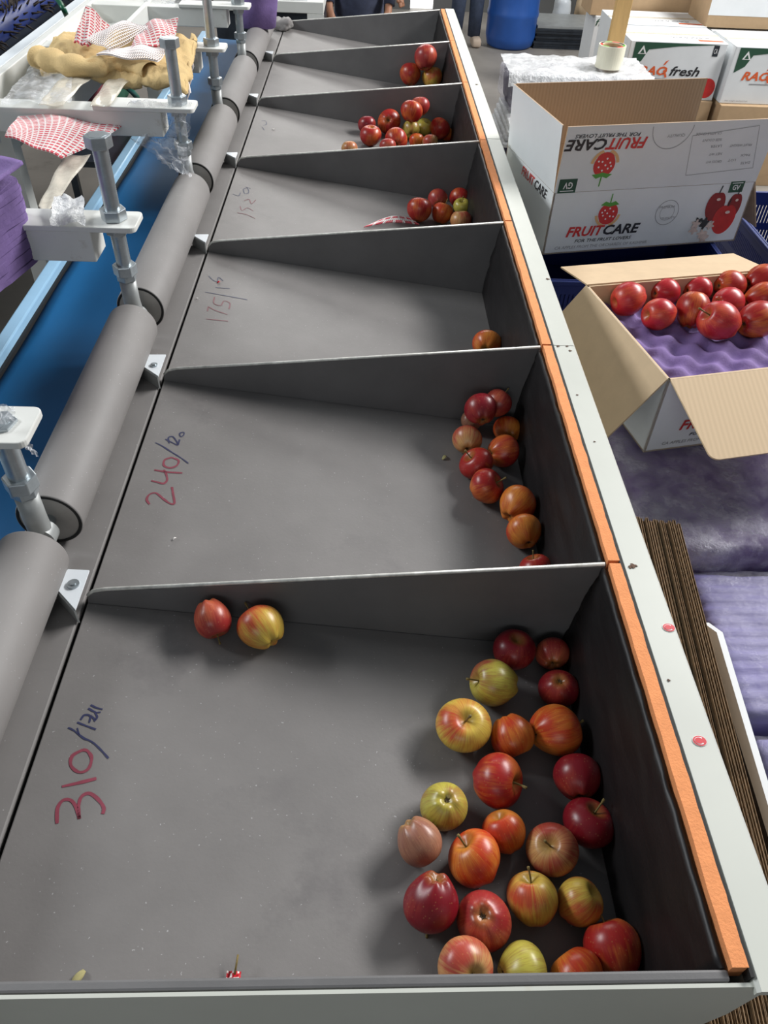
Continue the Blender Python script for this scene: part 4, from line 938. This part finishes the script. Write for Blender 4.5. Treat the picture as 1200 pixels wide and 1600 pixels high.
# RAQ cartons
def raq(FL, Wc, Dc, zbot, ztop, lab, front=True, top=True, strip=None):
    O = Vector((FL[0], FL[1], zbot)); H = ztop-zbot; t = thing('fruit_carton', lab, 'carton', (O.x+Wc/2, O.y+Dc/2, zbot), 'closed white fruit cartons at the back')
    m = MB(); m.box(O, O+Vector((Wc, Dc, H))); m.build('carton_body', M['board_white'], t, bevel=.004)
    fa, fb = X, Z; P = O+Vector((0, -.0005, 0))
    if front:
        shape([(.03, H*.98), (Wc*.93, H*.98), (Wc*.5, H*.93), (Wc*.2, H*.86), (.09, H*.66), (.03, H*.55)], 'green_swoosh', M['text_darkgreen'], t, P, fa, fb)
        shape([(x*.032+.085, y*.032+H*.83) for x, y in ell(1, 1, 3, PI/2)], 'white_emblem', M['text_white'], t, P, fa, fb, .0014)
        shape([(x*.016+.085, y*.016+H*.82) for x, y in ell(1, 1, 3, PI/2)], 'emblem_core', M['text_darkgreen'], t, P, fa, fb, .002)
        put_text('RAO', 'brand_orange', M['text_orange'], t, P+X*Wc*.15+Z*H*.42, fa, fb, Wc*.29, H*.16, .25, .03)
        shape([(0, .028), (.012, .034), (.034, -.008), (.022, -.012)], 'brand_tail', M['text_orange'], t, P+X*Wc*.395+Z*H*.42, fa, fb, .0022)
        shape([(0, 0), (.012, .004), (.03, .03), (.012, .022)], 'brand_leaf', M['text_orange'], t, P+X*Wc*.385+Z*H*.6, fa, fb)
        put_text('fresh', 'brand_black', M['text_black'], t, P+X*Wc*.47+Z*H*.42, fa, fb, Wc*.31, H*.17, .3, .02)
        shape([(0, 0), (Wc*.36, 0), (Wc*.36, .006), (0, .006)], 'small_line', M['text_grey'], t, P+X*Wc*.25+Z*H*.35, fa, fb)
        shape([(x*.04, y*.035) for x, y in ell(1, 1, 20)], 'printed_apple', M['text_apple'], t, P+X*Wc*.80+Z*H*.26, fa, fb)
        shape([(x*.055, y*.058) for x, y in ell(1, 1, 20)], 'printed_apple', M['text_apple'], t, P+X*Wc*.90+Z*H*.22, fa, fb, .0013)
        shape([(x*.03, y*.05) for x, y in ell(1, 1, 14)], 'printed_apple_half', M['text_orange'], t, P+X*Wc*.91+Z*H*.2, fa, fb, .001)
        g = shape([(0, 0), (.035, 0), (.035, .06), (0, .06)], 'grey_badge', M['dark_steel'], t, P+X*Wc*.86+Z*H*.78, fa, fb)
        put_text('CA', 'badge_letters', M['text_white'], g, P+X*(Wc*.86+.006)+Z*(H*.78+.015), fa, fb, .022, .028)
        put_text('Net weight packed fruit', 'small_print', M['text_grey'], t, P+X*.03+Z*.012, fa, fb, .15, .010)
    if top:
        Q = O+Z*(H+.0005)
        put_text('RAQ fresh', 'top_brand', M['text_grey'], t, Q+Vector((Wc*.86, Dc*.34, 0)), -X, -Y, Wc*.40, .04, .2)
        shape([(0, 0), (Wc*.25, 0), (Wc*.25, .02), (0, .035)], 'top_stripe', M['text_orange'], t, Q+Vector((Wc*.72, Dc*.10, 0)), X, Y)
        m = MB(); m.box(Q+Vector((0, Dc*.5-.025, 0)), Q+Vector((Wc, Dc*.5+.025, .0006))); m.build('sealing_tape', M['tape'], t)
    return t
yb = 5.46; zR0 = -.45; zt_ = ony(1142, 69, yb).z; xa = ony(987, 62, yb).x; xm = ony(1142, 69, yb).x; xc = xm+.02
print('raq', xa, xm, zt_, 'z')
Wc = xm-xa-.012; Dc = .42
raq((xa, yb), Wc, Dc, zR0, zt_, 'front white carton with orange and black lettering behind the upright carton')
raq((xc, yb-.05), Wc, Dc, zR0, zt_, 'front white carton with orange lettering cut by the right photo edge')
raq((xa+.0, yb+Dc+.015), Wc, Dc, zR0, zt_+.005, 'white carton behind the fully visible lettered one', False)
raq((xc, yb+Dc+.0), Wc, Dc, zR0, zt_-.01, 'white carton behind the lettered one cut by the photo edge', False)
for k, (x_, y_, lab) in enumerate(((xa+.01, yb-.02, 'brown carton under the fully visible lettered white one'), (xc, yb-.09, 'brown carton under the lettered white one at the right edge'), (xa, yb+Dc+.03, 'brown carton under the back left white one'), (xc, yb+Dc+.03, 'brown carton under the back right white one'))):
    tag(MB().box((x_, y_, FZ), (x_+Wc-.01, y_+Dc, zR0-.001)).build('brown_carton', M['kraft_in'], None, bevel=.004), lab, 'carton', 'brown cartons under the white ones')
yk = yb+2*Dc+.05
for k, (pa, pb, dz, mt, lab) in enumerate((((985, 12), (1100, 10), .30, 'kraft_in', 'plain brown carton behind the white cartons, second from the right'), ((1106, 26), (1235, 26), .34, 'kraft_in', 'brown carton standing on the white ones at the top right corner'))):
    y_ = yk if k == 0 else yb+Dc+.02; a = ony(*pa, y_); b = ony(*pb, y_); zz_ = zR0 if k == 0 else zt_+.001
    if k == 0: tag(MB().box((a.x, y_, FZ), (b.x, y_+.4, a.z+.3)).build('brown_carton', M[mt], None, bevel=.004), lab, 'carton')
    else:
        o = MB().box((a.x, y_, zz_), (b.x, y_+.38, zz_+.3)).build('brown_carton', M[mt], None, bevel=.004); tag(o, lab, 'carton')
        MB().box((a.x-.002, y_-.002, zz_+.07), (b.x+.002, y_, zz_+.3)).build('white_print_panel', M['board_white'], o)
y_ = 7.2; a = ony(925, 58, y_); b = ony(972, 60, y_)
t = tag(MB().box((a.x, y_, FZ), (b.x+.1, y_+.35, ony(930, 25, y_).z)).build('fruit_carton', M['board_white'], None, bevel=.004), 'white carton half hidden behind the wooden post', 'carton')
put_text('fresh', 'side_words', M['text_darkgreen'], t, ony(930, 40, y_)-Y*.002, X, Z, .2, .05, .2)
t = tag(MB().box((a.x-.05, y_+.02, ony(930, 25, y_).z+.001), (b.x+.1, y_+.37, .2)).build('brown_carton', M['kraft_in'], None, bevel=.004), 'brown carton on top of the half hidden white one behind the post', 'carton')
# flat pile of boards on the floor
c = onz(884, 78, FZ)
for k in range(9):
    z_ = FZ+.001+.022*k; j = random.uniform(-.02, .02)
    o = MB().box((c.x-.33+j, c.y+.02+j, z_), (c.x+.33+j, c.y+.62+j, z_+.020)).build('board_stack_sheet', M['kraft_dark'] if k < 8 else M['bracket_grey'])
    if k < 8: o.data.materials[0] = M['dark_steel']
    tag(o, 'dark flat board in the low pile right of the blue drum' if k < 8 else 'pale grey board on top of the low pile right of the drum', 'board', 'dark boards in the low pile' if k < 8 else None)
y_ = 9.6
for k, (px, w_, mt, lab) in enumerate(((882, .08, 'bracket', 'small white bag behind the flat board pile'), (918, .10, 'kraft', 'tan sack behind the flat board pile'))):
    a = ony(px, 12, y_); tag(lump((a.x-w_, y_, FZ+.002), (a.x+w_, y_+.25, FZ+.35), .03, 4, .08, 10, 40+k).build('sack', M[mt]), lab, 'sack')
# blue drum
c = onz(800, 81, FZ); R_ = .5*78*depth(c)/FPX; c.y += R_
t = thing('plastic_drum', 'blue plastic drum standing on the floor near the top centre', 'drum', c)
prof = [(.80, 0), (.92, .02), (1.0, .10), (1.0, .26), (1.03, .28), (1.03, .31), (1.0, .33), (1.0, .58), (1.03, .60), (1.03, .63), (1.0, .65), (.98, .80), (.86, .87), (.80, .88), (.0, .88)]
n = 48; vs = [Vector((c.x+R_*r*math.cos(2*PI*k/n), c.y+R_*r*math.sin(2*PI*k/n), c.z+z)) for r, z in prof for k in range(n)]
m = MB(); m.add(vs, [(j*n+k, j*n+(k+1) % n, (j+1)*n+(k+1) % n, (j+1)*n+k) for j in range(len(prof)-1) for k in range(n)], True); m.build('drum_body', M['drum'], t)
m = MB()
for s_ in (-.5, .5): m.cyl(c+Vector((R_*s_, 0, .88)), c+Vector((R_*s_, 0, .905)), .045, n=16)
m.build('bung_caps', M['black'], t)

# ------------------------------------------------------------------ people behind (seen only from the hips or shins down)
def person(P, h, lab, top, legs, turn=0, arms=1):
    t = thing('person', lab, 'person', P); s = h/1.7; R = Matrix.Rotation(turn, 3, 'Z')
    def V(x, y, z): return P+R @ (Vector((x, y, z))*s)
    me = bpy.data.meshes.new('body')
    J = {'pel': (0, 0, .93, .125), 'waist': (0, 0, 1.08, .12), 'chest': (0, .0, 1.28, .14), 'neck': (0, 0, 1.44, .055), 'head0': (0, -.01, 1.54, .085), 'head1': (0, -.01, 1.63, .085)}
    for g, n_ in ((-1, 'l'), (1, 'r')):
        J[n_+'hip'] = (g*.09, 0, .86, .095); J[n_+'knee'] = (g*.10, -.02*g, .48, .062); J[n_+'ank'] = (g*.11, .02, .09, .042); J[n_+'toe'] = (g*.12, -.12, .035, .036)
        J[n_+'sh'] = (g*.18, 0, 1.38, .055); J[n_+'el'] = (g*.24, -.02, 1.10, .042); J[n_+'wr'] = (g*.22, -.14, .90, .028); J[n_+'pa'] = (g*.215, -.19, .85, .030)
        for f in range(4): J[n_+'f%d' % f] = (g*(.185+.018*f), -.235+.006*f, .79, .0095)
        J[n_+'th'] = (g*.165, -.21, .83, .011)
    E = [('pel', 'waist'), ('waist', 'chest'), ('chest', 'neck'), ('neck', 'head0'), ('head0', 'head1')]
    for n_ in 'lr':
        E += [('pel', n_+'hip'), (n_+'hip', n_+'knee'), (n_+'knee', n_+'ank'), (n_+'ank', n_+'toe'), ('chest', n_+'sh'), (n_+'sh', n_+'el'), (n_+'el', n_+'wr'), (n_+'wr', n_+'pa'), (n_+'pa', n_+'th')]+[(n_+'pa', n_+'f%d' % f) for f in range(4)]
    ks = list(J); me.from_pydata([V(*J[k][:3])-P for k in ks], [(ks.index(a), ks.index(b)) for a, b in E], [])
    o = bpy.data.objects.new('body', me); COL.objects.link(o); o.parent = t
    sk = o.modifiers.new('skin', 'SKIN'); 
    if not me.skin_vertices: me.skin_vertices.new()
    for i, k in enumerate(ks):
        me.skin_vertices[0].data[i].radius = (J[k][3]*s, J[k][3]*s*(.8 if k in ('waist', 'chest', 'pel') else 1)); me.skin_vertices[0].data[i].use_root = (k == 'pel')
    sb = o.modifiers.new('sub', 'SUBSURF'); sb.levels = 1; sb.render_levels = 2
    me.materials.append(M['skin'])
    # clothes: shirt, trousers, shoes, hair, face details
    m = MB(); n = 24
    def ring(c, rx, ry): return [V(c[0]+rx*math.cos(2*PI*k/n), c[1]+ry*math.sin(2*PI*k/n), c[2]) for k in range(n)]
    L = [ring((0, 0, z), a, b) for z, a, b in ((.80, .19, .145), (.95, .185, .15), (1.1, .17, .14), (1.28, .20, .155), (1.40, .17, .12), (1.46, .075, .07))]
    m.add([p for r in L for p in r], [(j*n+k, j*n+(k+1) % n, (j+1)*n+(k+1) % n, (j+1)*n+k) for j in range(len(L)-1) for k in range(n)], True)
    for g in (-1, 1): m.tube([V(g*.15, 0, 1.40), V(g*.20, 0, 1.34), V(g*.245, -.02, 1.10), V(g*.225, -.13, .92)], .062*s, 14, lambda q: 1-.3*q)
    m.build('shirt', M[top], t)
    m = MB()
    for g in (-1, 1): m.tube([V(g*.075, 0, .96), V(g*.095, 0, .80), V(g*.105, -.02, .48), V(g*.112, .01, .09)], .105*s, 18, lambda q: 1-.32*q)
    m.build('trousers', M[legs], t)
    for g in (-1, 1):
        lump(V(g*.12, -.06, .045)-Vector((.055, .14, .044))*s, V(g*.12, -.06, .045)+Vector((.055, .14, .05))*s, .003, 5, .035*s, 6).build('shoe', M['shoe'], t)
    m = MB(); m.grid(lambda a, b: V(.102*math.sin(b*1.9)*math.cos(a*2*PI), .012+.108*math.sin(b*1.9)*math.sin(a*2*PI), 1.60+.125*math.cos(b*1.9)), 20, 10); m.build('hair', M['hair'], t)
    f = MB(); f.prism([V(-.014, -.098, 1.545), V(.014, -.098, 1.545), V(0, -.092, 1.60)], (R @ Vector((0, -.02, 0)))*s)
    f.build('nose', M['skin'], t); f = MB()
    for g in (-1, 1): f.cyl(V(g*.035, -.088, 1.60), V(g*.035, -.098, 1.60), .011*s, n=10)
    f.build('eyes', M['black'], t); MB().prism([V(-.025, -.094, 1.505), V(.025, -.094, 1.505), V(.02, -.094, 1.515), V(-.02, -.094, 1.515)], (R @ Vector((0, -.006, 0)))*s).build('mouth', M['text_red'], t)
    return t
P = onz(733, 68, FZ); person(Vector((P.x-.06, P.y-.05, FZ)), 1.5, 'person in loose faded jeans standing left of the blue drum, only lower legs visible', 'plaid', 'denim', turn=.2)
P = ony(565, 10, 5.75); person(Vector((P.x-.02, 6.25, FZ)), 1.55, 'person in a dark blue checked shirt standing behind the far end of the table', 'plaid', 'dark_steel', turn=0)
P = ony(629, 12, 6.6); person(Vector((P.x-.26, 6.9, FZ)), 1.5, 'person in dark clothes partly hidden behind the person in the checked shirt', 'dark_steel', 'black', turn=.6)

# ------------------------------------------------------------------ white cabinet behind the table end
y_ = 5.35; a = ony(428, 30, y_); b = ony(506, 34, y_)
t = thing('white_cabinet', 'white metal cabinet with dark blue lower front behind the table end', 'cabinet', ((a.x+b.x)/2, y_+.3, FZ))
zt_c = ony(460, 2, y_).z
MB().box((a.x-.35, y_, ony(470, 21, y_).z), (b.x, y_+.6, zt_c)).build('cabinet_top_part', M['white_steel'], t, bevel=.004)
MB().box((a.x-.35, y_+.02, FZ), (b.x-.01, y_+.6, ony(470, 21, y_).z-.001)).build('lower_front', M['dark_steel'], t)
MB().box((ony(480, 25, y_).x, y_-.004, FZ), (b.x, y_+.018, ony(470, 21, y_).z-.001)).build('side_stile', M['white_steel'], t)
p1 = ony(432, 3, y_); MB().box((p1.x, y_+.02, zt_c+.001), (p1.x+.18, y_+.2, zt_c+.004)).build('paper', M['board_white'], t)

# ------------------------------------------------------------------ purple trays: hanging one at the far end, tall stack at left
def pulp_cup(c, rx, ry, h, lab):
    n = 40; prof = [(.62, 0), (.78, .02), (.9, .5), (1, .95), (1.08, 1), (1.0, .985), (.86, .5), (.7, .08), (0, .05)]
    vs = [Vector((c[0]+rx*r*math.cos(2*PI*k/n)*(1+.05*math.cos(4*2*PI*k/n)), c[1]+ry*r*math.sin(2*PI*k/n)*(1+.05*math.cos(4*2*PI*k/n)), c[2]+h*z+.006*math.sin(6*PI*k/n)*r)) for r, z in prof for k in range(n)]
    m = MB(); m.add(vs, [(j*n+k, j*n+(k+1) % n, (j+1)*n+(k+1) % n, (j+1)*n+k) for j in range(len(prof)-1) for k in range(n)], True)
    return tag(m.build('pulp_tray', M['purple_light']), lab, 'tray')
c = ony(400, 10, 4.35); pulp_cup((c.x, 4.35, .10), .11, .09, .20, 'purple pulp tray standing past the last roller at the table end')
tag(lump((-.05, 4.74, .002), (.04, 4.84, .055), .014, 25, .02, 10, 50).build('foam_pad', M['roller']), 'grey crumpled foam pad at the far left corner of the table', 'foam pad')
# stack of trays: one object each, ragged pulp edges
sx, sy, szt = -.27, 1.66, .385; thk = .0105
Rst = Matrix.Rotation(math.radians(-12), 3, 'Z'); pivot = Vector((-.262, 1.655, 0))
def tray_slab(z0, th, seed):
    rnd = random.Random(seed); m = MB(); P2 = []
    x0, x1, y0, y1, rc = -.42, 0, -.46, 0, .05
    for cx, cy, a0 in ((x1-rc, y1-rc, 0), (x0+rc, y1-rc, 90), (x0+rc, y0+rc, 180), (x1-rc, y0+rc, 270)):
        for k in range(6): a = math.radians(a0+18*k); P2.append(Vector((cx+rc*math.cos(a), cy+rc*math.sin(a), 0)))
    Q = []
    for i in range(len(P2)):
        a, b = P2[i], P2[(i+1) % len(P2)]; nseg = max(1, int((b-a).length/.02))
        for k in range(nseg): Q.append(a.lerp(b, k/nseg))
    N = len(Q); vs = []
    for sc, z in ((.985, 0), (1, th*.35), (.998, th*.7), (.982, th*.98)):
        for i, q in enumerate(Q):
            w = .0025*noise.noise(Vector((q.x*30, q.y*30, seed))); wz = .003*noise.noise(Vector((q.x*14, q.y*14, seed*.6)))
            qq = Vector((q.x*sc+w, q.y*sc+w-.0, z+wz)); vs.append(pivot+Rst @ qq+Z*z0)
    m.add(vs, [(j*N+k, j*N+(k+1) % N, (j+1)*N+(k+1) % N, (j+1)*N+k) for j in range(3) for k in range(N)]+[tuple(range(3*N, 4*N)), tuple(range(N-1, -1, -1))], False)
    return m
nl = 14; z0 = PZ+.002-.07
z0 = .205
for k in range(nl):
    o = tray_slab(z0+k*.0118, .0112, k*3+1).build('pulp_tray', M['purple_light'])
    tag(o, 'purple pulp tray in the stack at the left photo edge', 'tray', 'purple trays in the left stack')
# curled topmost tray
zt2 = z0+nl*.0118+.002
m = MB()
def curl(a, b):
    x = -.42+.42*a; y = -.46+.46*b; e = max(abs(a-.5), abs(b-.5))*2
    return pivot+Rst @ Vector((x, y, 0))+Z*(zt2+.030*(e**3)-.004+.012*math.sin(a*11)*math.sin(b*9)*(1-e*.5)+.006*fbm((a*5, b*5, 0)))
m.grid(curl, 44, 44); o = m.build('pulp_tray', M['purple_light']); sd = o.modifiers.new('s', 'SOLIDIFY'); sd.thickness = .008; sd.offset = 1; tag(o, 'curled topmost purple tray with raised rim on the left stack', 'tray')

# ------------------------------------------------------------------ clutter on the white frame, upper left
def quad_map(pts, z):
    """surface through four measured corners (a->b along the first side, d->c along the far side) at height z (number or 4 heights)"""
    zs = z if isinstance(z, (list, tuple)) else [z]*4
    A_, B_, C_, D_ = [onz(*p, h) for p, h in zip(pts, zs)]
    return lambda u_, v_: A_.lerp(B_, u_).lerp(D_.lerp(C_, u_), v_)
# towel: rolled front edge and rumpled body
q = quad_map([(58, 92), (292, 128), (306, 46), (92, 40)], [.325, .315, .335, .33])
t = thing('towel', 'cream yellow terry towel folded over the white frame, net and film on top', 'towel', (-.45, 3.0, .29))
def towel_top(a, b):
    p = q(a, b); e = min(1, min(a, 1-a)/.10)*min(1, min(b, 1-b)/.12)
    return p+Z*(-.030+.034*(e**.5)+.016*fbm((a*6, b*4, 1), 1)+.006*fbm((a*30, b*22, 1), 1)+.008*math.sin(a*9+b*3))+Vector((.01*fbm((b*5, 2, 0)), .02*fbm((a*5, 0, 1)), 0))
m = MB(); m.grid(towel_top, 60, 40); o = m.build('towel_body', M['towel'], t); sd = o.modifiers.new('s', 'SOLIDIFY'); sd.thickness = .022; sd.offset = -1
path = [onz(px, py, .318) for px, py in ((54, 88), (72, 92), (100, 100), (135, 106), (170, 103), (205, 104), (235, 112))]
m = MB(); P_ = sm(path, 8); n = 20; vs = []
for i, p in enumerate(P_):
    f = i/(len(P_)-1); tdir = (P_[min(i+1, len(P_)-1)]-P_[max(i-1, 0)]).normalized(); up = Z; sd_ = tdir.cross(up).normalized()
    r = .040*(min(1, f/.10)**.5*.75+.25)*(1-.3*f)*(1+.13*math.sin(f*34)+.1*noise.noise(Vector((f*9, 0, 0))))
    for k in range(n): a = 2*PI*k/n; vs.append(p+sd_*(r*1.15*math.cos(a))+up*(r*.85*math.sin(a)+.0)+up*.002*noise.noise(Vector((f*30, k*.7, 0))))
m.add(vs, [(j*n+k, j*n+(k+1) % n, (j+1)*n+(k+1) % n, (j+1)*n+k) for j in range(len(P_)-1) for k in range(n)]+[tuple(range(n-1, -1, -1))], True)
m.build('rolled_edge', M['towel'], t)
# hanging right end
A_ = towel_top(.86, .06); B_ = towel_top(.99, .10); 
def hang(a, b):
    top = towel_top(.80+.19*a, .10+.75*b if False else .06+.86*b)
    return top
E1 = [towel_top(.985, .04+.92*k/14) for k in range(15)]; E2 = [onz(286-2*k/14+22*k/14*.8, 150-95*k/14, .24+.06*k/14) for k in range(15)]
m = MB(); m.grid(lambda a, b: E1[min(14, int(b*14+.5))].lerp(E2[min(14, int(b*14+.5))], a)+X*(.012*math.sin(PI*a))+Z*.006*math.sin(b*18), 8, 14)
o = m.build('hanging_end', M['towel'], t); sd = o.modifiers.new('s', 'SOLIDIFY'); sd.thickness = .014
m = MB()
for k in range(9):
    p = E2[3+k]; m.tube([p, p+Vector((.006, -.006, -.03-.012*(k % 3))), p+Vector((.0, -.012, -.055))], .0035, 5)
m.build('frayed_threads', M['net_white'], t)
# foam nets lying on the towel and on the frame
def q3(pts, hs, arch=0, n=3.0):
    f = quad_map(pts, hs); return lambda a, b: f(a, b)+Z*(arch*math.sin(PI*a)*(.5+.5*math.sin(PI*b))+.004*math.sin(a*9+b*5))
net_piece('foam_net', q3([(116, 68), (138, 74), (172, 42), (134, 6)], [.355, .36, .36, .44], .01), 18, 26, 'red and white foam net corner standing up on the cream towel', 'foam net', 'striped foam nets', th=.004, stripes=1)
net_piece('foam_net', q3([(128, 66), (172, 80), (236, 44), (176, 38)], [.362, .362, .37, .362], .022), 16, 22, 'grey white foam net strip across the middle of the cream towel', 'foam net', 'striped foam nets', th=.004, stripes=50)
net_piece('foam_net', q3([(205, 76), (270, 76), (279, 30), (222, 40)], [.362, .352, .365, .366], .018), 30, 26, 'red striped foam net at the right end of the cream towel', 'foam net', 'striped foam nets', th=.004, stripes=1)
net_piece('foam_net', q3([(150, 86), (246, 97), (262, 76), (200, 72)], [.352, .348, .365, .362], .006), 26, 6, 'white beaded foam net in front of the red one on the towel', 'foam net', 'striped foam nets', th=.005, stripes=50)
net_piece('foam_net', q3([(8, 214), (96, 248), (203, 192), (28, 180)], [.262, .25, .232, .262], .012), 54, 40, 'large pink and white foam net spread below the long white beam at left', 'foam net', 'striped foam nets', th=.0035, stripes=1)
for o in [x for x in bpy.data.objects if x.name.startswith('foam_net') and x.get('group')]:
    if 'grey white' in o['label'] or 'beaded' in o['label']: o.data.materials[1] = M['net_white']; 
    for p in o.data.polygons:
        if 'grey white' in o['label'] or 'beaded' in o['label']: p.material_index = 0
# clear tape strips
def strip(pts, z, name, label, cat, mt='tape', bow=.0):
    f = quad_map(pts, z); m = MB(); m.grid(lambda a, b: f(a, b)+Z*(bow*math.sin(PI*b)+.002*math.sin(a*7+b*13)), 6, 24)
    o = m.build(name, M[mt]); sd = o.modifiers.new('s', 'SOLIDIFY'); sd.thickness = .0008; return tag(o, label, cat)
strip([(60, 164), (98, 166), (150, 117), (108, 113)], .292, 'tape_strip', 'shiny clear tape strip stretched left of the dark red gap', 'tape', bow=.006)
strip([(140, 166), (172, 166), (212, 116), (180, 113)], .292, 'tape_strip', 'shiny clear tape strip stretched right of the dark red gap', 'tape', bow=.006)
strip([(60, 322), (72, 336), (142, 242), (100, 242)], [.20, .20, .22, .22], 'tape_strip', 'wide yellowish clear tape strip hanging between net and tray stack', 'tape')
# crinkled film: round the long beam's end and the bolt, on the second beam, at the nearest plate
def crinkle(pts, zs, name, label, nu=40, nv=40, amp=.02, fr=6, parent=None, mt='film'):
    f = quad_map(pts, zs); m = MB(); m.grid(lambda a, b: f(a, b)+(Vector((fbm((a*fr, b*fr, 1)), fbm((a*fr, b*fr, 5)), fbm((a*fr, b*fr, 9))))*amp), nu, nv)
    o = m.build(name, M[mt], parent); 
    return o if parent else tag(o, label, 'plastic film')
o = crinkle([(165, 208), (296, 214), (300, 160), (205, 158)], [.205, .205, .306, .306], 'film_wrap', 'crinkled clear film wrapped round the end of the long white beam', amp=.013, fr=5)
crinkle([(202, 214), (292, 212), (296, 276), (266, 262)], [.215, .20, .13, .12], 'film_wrap', 'clear film trailing down the bolt below the long white beam', amp=.014, fr=5)
crinkle([(78, 350), (134, 352), (128, 306), (84, 306)], [.300, .300, .312, .312], 'film_wrap', 'whitish film wound on the beam beside the tall bare bolt', 22, 22, amp=.008, fr=2.2, mt='film_milky')
crinkle([(40, 700), (62, 716), (44, 688), (36, 684)], [.27, .25, .275, .275], 'film_wrap', 'small torn film tail hanging from the nearest bracket plate', 14, 14, amp=.004, fr=5)
crinkle([(0, 660), (24, 664), (20, 634), (0, 632)], [.305, .305, .32, .32], 'film_wrap', 'clear film crumpled over the nearest bolt head', 14, 14, amp=.006, fr=2)
crinkle([(0, 162), (110, 160), (118, 84), (56, 92)], [.296, .296, .296, .296], 'film_wrap', 'clear film lying on the long white channel, upper left', amp=.008, fr=4)
crinkle([(200, 28), (300, 30), (290, 0), (230, 0)], [.22, .22, .292, .292], 'film_wrap', 'clear film hanging on the farthest white beam', amp=.012, fr=5)
# things seen through the frame below the towel
c = onz(112, 140, .10); tag(lump(c-Vector((.14, .16, .129)), c+Vector((.10, .16, .05)), .03, 7, .05, 14, 61).build('cloth_bundle', M['maroon']), 'dark red cloth bundle seen between the tape strips', 'cloth')
c = onz(156, 134, .06); tag(lump(c-Vector((.06, .10, .089)), c+Vector((.08, .16, .05)), .02, 7, .05, 12, 62).build('cloth_bundle', M['text_darkgreen']), 'dark green cloth beside the dark red one below the towel', 'cloth')
MB().box((-.64, 2.86, -.05), (-.44, 3.6, -.03)).build('x', M['dark_steel']).name = 'lower_shelf'
sh = tag(bpy.data.objects['lower_shelf'], 'dark shelf plate below the white frame under the towel', 'shelf')
for px_, py_ in ((-.62, 2.9), (-.46, 2.9), (-.62, 3.55), (-.46, 3.55)): MB().box((px_-.012, py_-.012, FZ), (px_+.012, py_+.012, -.05)).build('leg', M['dark_steel'], sh)
def hose(pts, lab, r=.011):
    tag(MB().tube(sm([onz(px, py, z) for px, py, z in pts], 8), r, 12).build('green_hose', M['hose']), lab, 'hose')
hose([(150, 118, .10), (166, 127, .14), (186, 128, .16), (203, 140, .12), (214, 152, .03)], 'green hose curving out below the right end of the towel')
hose([(78, -12, .22), (92, 2, .26), (101, 18, .24), (106, 32, .12), (104, 40, .0)], 'green hose arching over the grey rail at the top left')

# ------------------------------------------------------------------ washing machine with bristle brushes, far upper left
zr_ = .10; xr = onz(0, 96, zr_).x
t = thing('brush_machine', 'dark brush washing machine with pale grey rail in the top left corner', 'machine', (xr-.5, 4.2, FZ))
MB().box((xr-.03, 2.6, zr_-.06), (xr+.03, 6.4, zr_)).build('side_rail', M['bracket'], t, bevel=.004)
for k in range(7): MB().box((xr-.02, 2.8+k*.42, zr_-.26), (xr+.03, 2.85+k*.42, zr_-.061)).build('rail_post', M['bracket_grey'], t)
MB().box((xr-.04, 2.6, zr_-.30), (xr+.03, 6.4, zr_-.261)).build('lower_rail', M['bracket_grey'], t)
MB().box((xr-1.6, 2.6, zr_-.12), (xr-.035, 6.4, zr_-.10)).build('wet_bed', M['dark_steel'], t)
for k in range(4):
    x_ = xr-.22-.2*k; m = MB(); m.cyl((x_, 2.7, zr_-.02), (x_, 6.3, zr_-.02), .05, n=20); b = m.build('brush_core', M['crate'], t)
    m = MB(); rnd = random.Random(k)
    for j in range(420):
        y_ = 3.3+rnd.random()*2.9; a = rnd.uniform(-.6, PI+.6); r0_ = .045; p = Vector((x_+r0_*math.cos(a), y_, zr_-.02+r0_*math.sin(a))); d_ = Vector((math.cos(a+rnd.uniform(-.3, .3)), rnd.uniform(-.35, .35), math.sin(a))).normalized()
        m.tube([p, p+d_*rnd.uniform(.03, .055)], .006, 4, lambda q: 1-.6*q)
    o = m.build('bristles', M['bristle'], t); o['kind'] = 'stuff'
for x_ in (xr-1.5, xr-.05):
    for y_ in (2.8, 6.2): MB().box((x_-.03, y_-.03, FZ), (x_+.03, y_+.03, zr_-.301)).build('leg', M['bracket_grey'], t)
c = ony(0, 50, 3.35);
